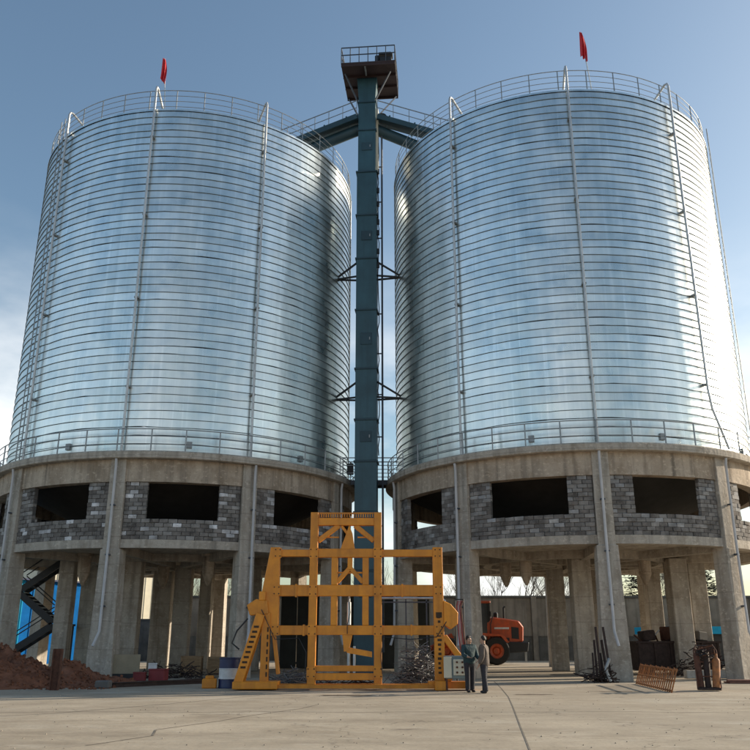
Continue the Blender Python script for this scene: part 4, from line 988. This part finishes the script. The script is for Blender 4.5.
def bare_tree(loc, h, label, seed):
    r0 = random.Random(seed); t = empty('bare_tree', loc, 0, label, 'tree', 'bare trees beyond the yard wall')
    tr = MB(); cr_ = MB()
    def grow(p, d, ln, r, dep):
        q = [p]; 
        for i in range(3):
            d = (d + Vector((r0.uniform(-.16, .16), r0.uniform(-.16, .16), r0.uniform(-.02, .14)))).normalized(); p = p + d * ln / 3; q.append(p)
        (tr if dep == 0 else cr_).tube(q, r, 6 if dep < 2 else 3, caps=False, r2=r * .6)
        if dep >= 5: return
        for i in range(4 if dep < 3 else 3):
            b = q[r0.choice((1, 2, 3))] if i else q[3]
            nd = (d + Vector((r0.uniform(-1, 1), r0.uniform(-1, 1), r0.uniform(-.1, .7))) * .75).normalized()
            grow(b, nd, ln * r0.uniform(.6, .82), max(r * .52, .010), dep + 1)
    grow(Vector((0, 0, 0)), Vector((0, 0, 1)), h * .34, h * .013, 0)
    tr.build('trunk', BARK, t, True); cr_.build('crown', BARK, t)
    return t
spots = [(13.5, 92, 12, 'bare tree rising behind the orange loader'), (16.5, 96, 13, 'bare tree just right of the loader, beyond the wall'), (19.0, 90, 11, 'slim bare tree seen left of the front right column'),
         (32.0, 93, 12, 'bare tree seen between the cedars at the right'), (38, 96, 12, 'bare tree beyond the wall at the right edge'),
         (-20.5, 95, 12, 'bare tree seen between the left inner columns'), (-16.8, 92, 12, 'bare tree seen left of the yellow frame'), (-13.2, 97, 13, 'bare tree beside the pipe of the second column'), (.8, 98, 11, 'bare tree low behind the elevator'), (10.3, 99, 10, 'small bare tree above the loader cab')]
for k, (x, y, h, lb) in enumerate(spots): bare_tree((x, y, 0), h, lb, 40 + k)
def cedar(loc, h, label, seed):
    r0 = random.Random(seed); t = empty('cedar_tree', loc, 0, label, 'tree', 'cedars beyond the yard wall')
    MB().tube([(0, 0, 0), (.1, 0, h * .5), (0, 0, h)], .22, 8, r2=.04).build('trunk', BARK, t, True)
    lim = MB(); nd = MB()
    for k in range(22):
        z = 2.0 + (h - 2.4) * k / 21 + r0.uniform(-.2, .2); ln = (1 - (k / 22) ** 1.3) * 3.2 + .4
        for j in range(6):
            a = r0.uniform(0, 6.28); l2 = ln * r0.uniform(.6, 1.1); e = Vector((math.cos(a) * l2, math.sin(a) * l2, z + r0.uniform(-.55, .45))); b = Vector((0, 0, z))
            lim.tube([b, (b + e) / 2 + Vector((0, 0, .12)), e], .05, 4, caps=False, r2=.015)
            for q in range(22):
                f_ = r0.uniform(.25, 1.05); p = b + (e - b) * f_ + Vector((r0.gauss(0, .22), r0.gauss(0, .22), r0.gauss(0, .12) + .05)); s = r0.uniform(.06, .15)
                u = Vector((r0.uniform(-1, 1), r0.uniform(-1, 1), r0.uniform(-.25, .25))).normalized() * s; v = Vector((-u.y, u.x, r0.uniform(-.05, .05))) * .6
                nd.quad(p - u - v, p + u - v, p + u + v, p - u + v)
    lim.build('limbs', BARK, t); nd.build('crown', NEEDLE, t)
cedar((24.3, 77, 0), 9.6, 'dark layered cedar behind the wall, left of the two', 71)
cedar((29.8, 77, 0), 9.0, 'dark layered cedar behind the wall, right of the two', 72)
cedar((21.2, 80, 0), 8.0, 'dark cedar half hidden by the front right column', 73)
# low far hill line
hl = MB(); n = 80
for i in range(n + 1):
    x = -900 + 1800 * i / n; z = 14 + 7 * math.sin(i * .31) + 4 * math.sin(i * .83 + 1) + rnd.uniform(-1, 1)
    hl.v += [(x, 900, -1), (x, 930, z), (x, 1100, -1)]
for i in range(n):
    a = i * 3; hl.f += [(a, a + 3, a + 4, a + 1), (a + 1, a + 4, a + 5, a + 2)]
tag(hl.build('hills', mat('far_hill', (0.16, 0.17, 0.18), .95), None, True), kind='structure')

# added dark sheets standing in for the deep shade behind the elevator
sc = empty('shade_screen', (-1.2, 51.5, 0), 0, 'added dark screen standing in for the deep shade behind the elevator foot', 'screen')
DSH = mat('shade_sheet', (0.028, 0.036, 0.036), .6, 0, .4, 1.5, streak=.4)
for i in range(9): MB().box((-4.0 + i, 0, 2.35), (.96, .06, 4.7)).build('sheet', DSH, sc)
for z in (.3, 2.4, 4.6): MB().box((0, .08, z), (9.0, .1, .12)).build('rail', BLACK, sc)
# oil and dust stains on the yard
STAIN = mat('oil_stain', (0.16, 0.115, 0.075), .9, 0, .4, 3)
for k, (x, y, rx, ry, lb) in enumerate(((-.9, 26.6, 1.0, .35, 'brown oil stain on the yard before the mast foot'), (.2, 29.0, .9, .15, 'thin dark stain along the frame rail'), (4.9, 27.0, .8, .25, 'dark stain right of the yard joint'), (8.0, 28.6, 1.1, .3, 'dark stain before the front right column'))):
    r0 = random.Random(90 + k); n = 40
    ring = [(math.cos(6.283 * i / n), math.sin(6.283 * i / n), .55 + .45 * r0.random()) for i in range(n)]
    m = MB(); m.v = [(x, y, .005)] + [(x + c * rx * q, y + s_ * ry * q, .005) for c, s_, q in ring]; m.f = [(0, 1 + i, 1 + (i + 1) % n) for i in range(n)]
    tag(m.build('yard_stain', STAIN), lb, 'stain')

peb = MB()
for _ in range(520):
    y = 12 + 24 * rnd.random() ** 1.2; x = rnd.uniform(-.55, .55) * y * 1.0; d = rnd.uniform(.007, .024)
    peb.box((x, y, d * .3), (d, d * rnd.uniform(.6, 1.3), d * .7), Euler((rnd.random() * .5, rnd.random() * .5, rnd.random() * 3)).to_matrix())
tag(peb.build('gravel_litter', mat('pebble', (0.32, 0.28, 0.225), .9, island=.4)), 'scattered small stones and grit on the yard', 'gravel', kind='stuff')
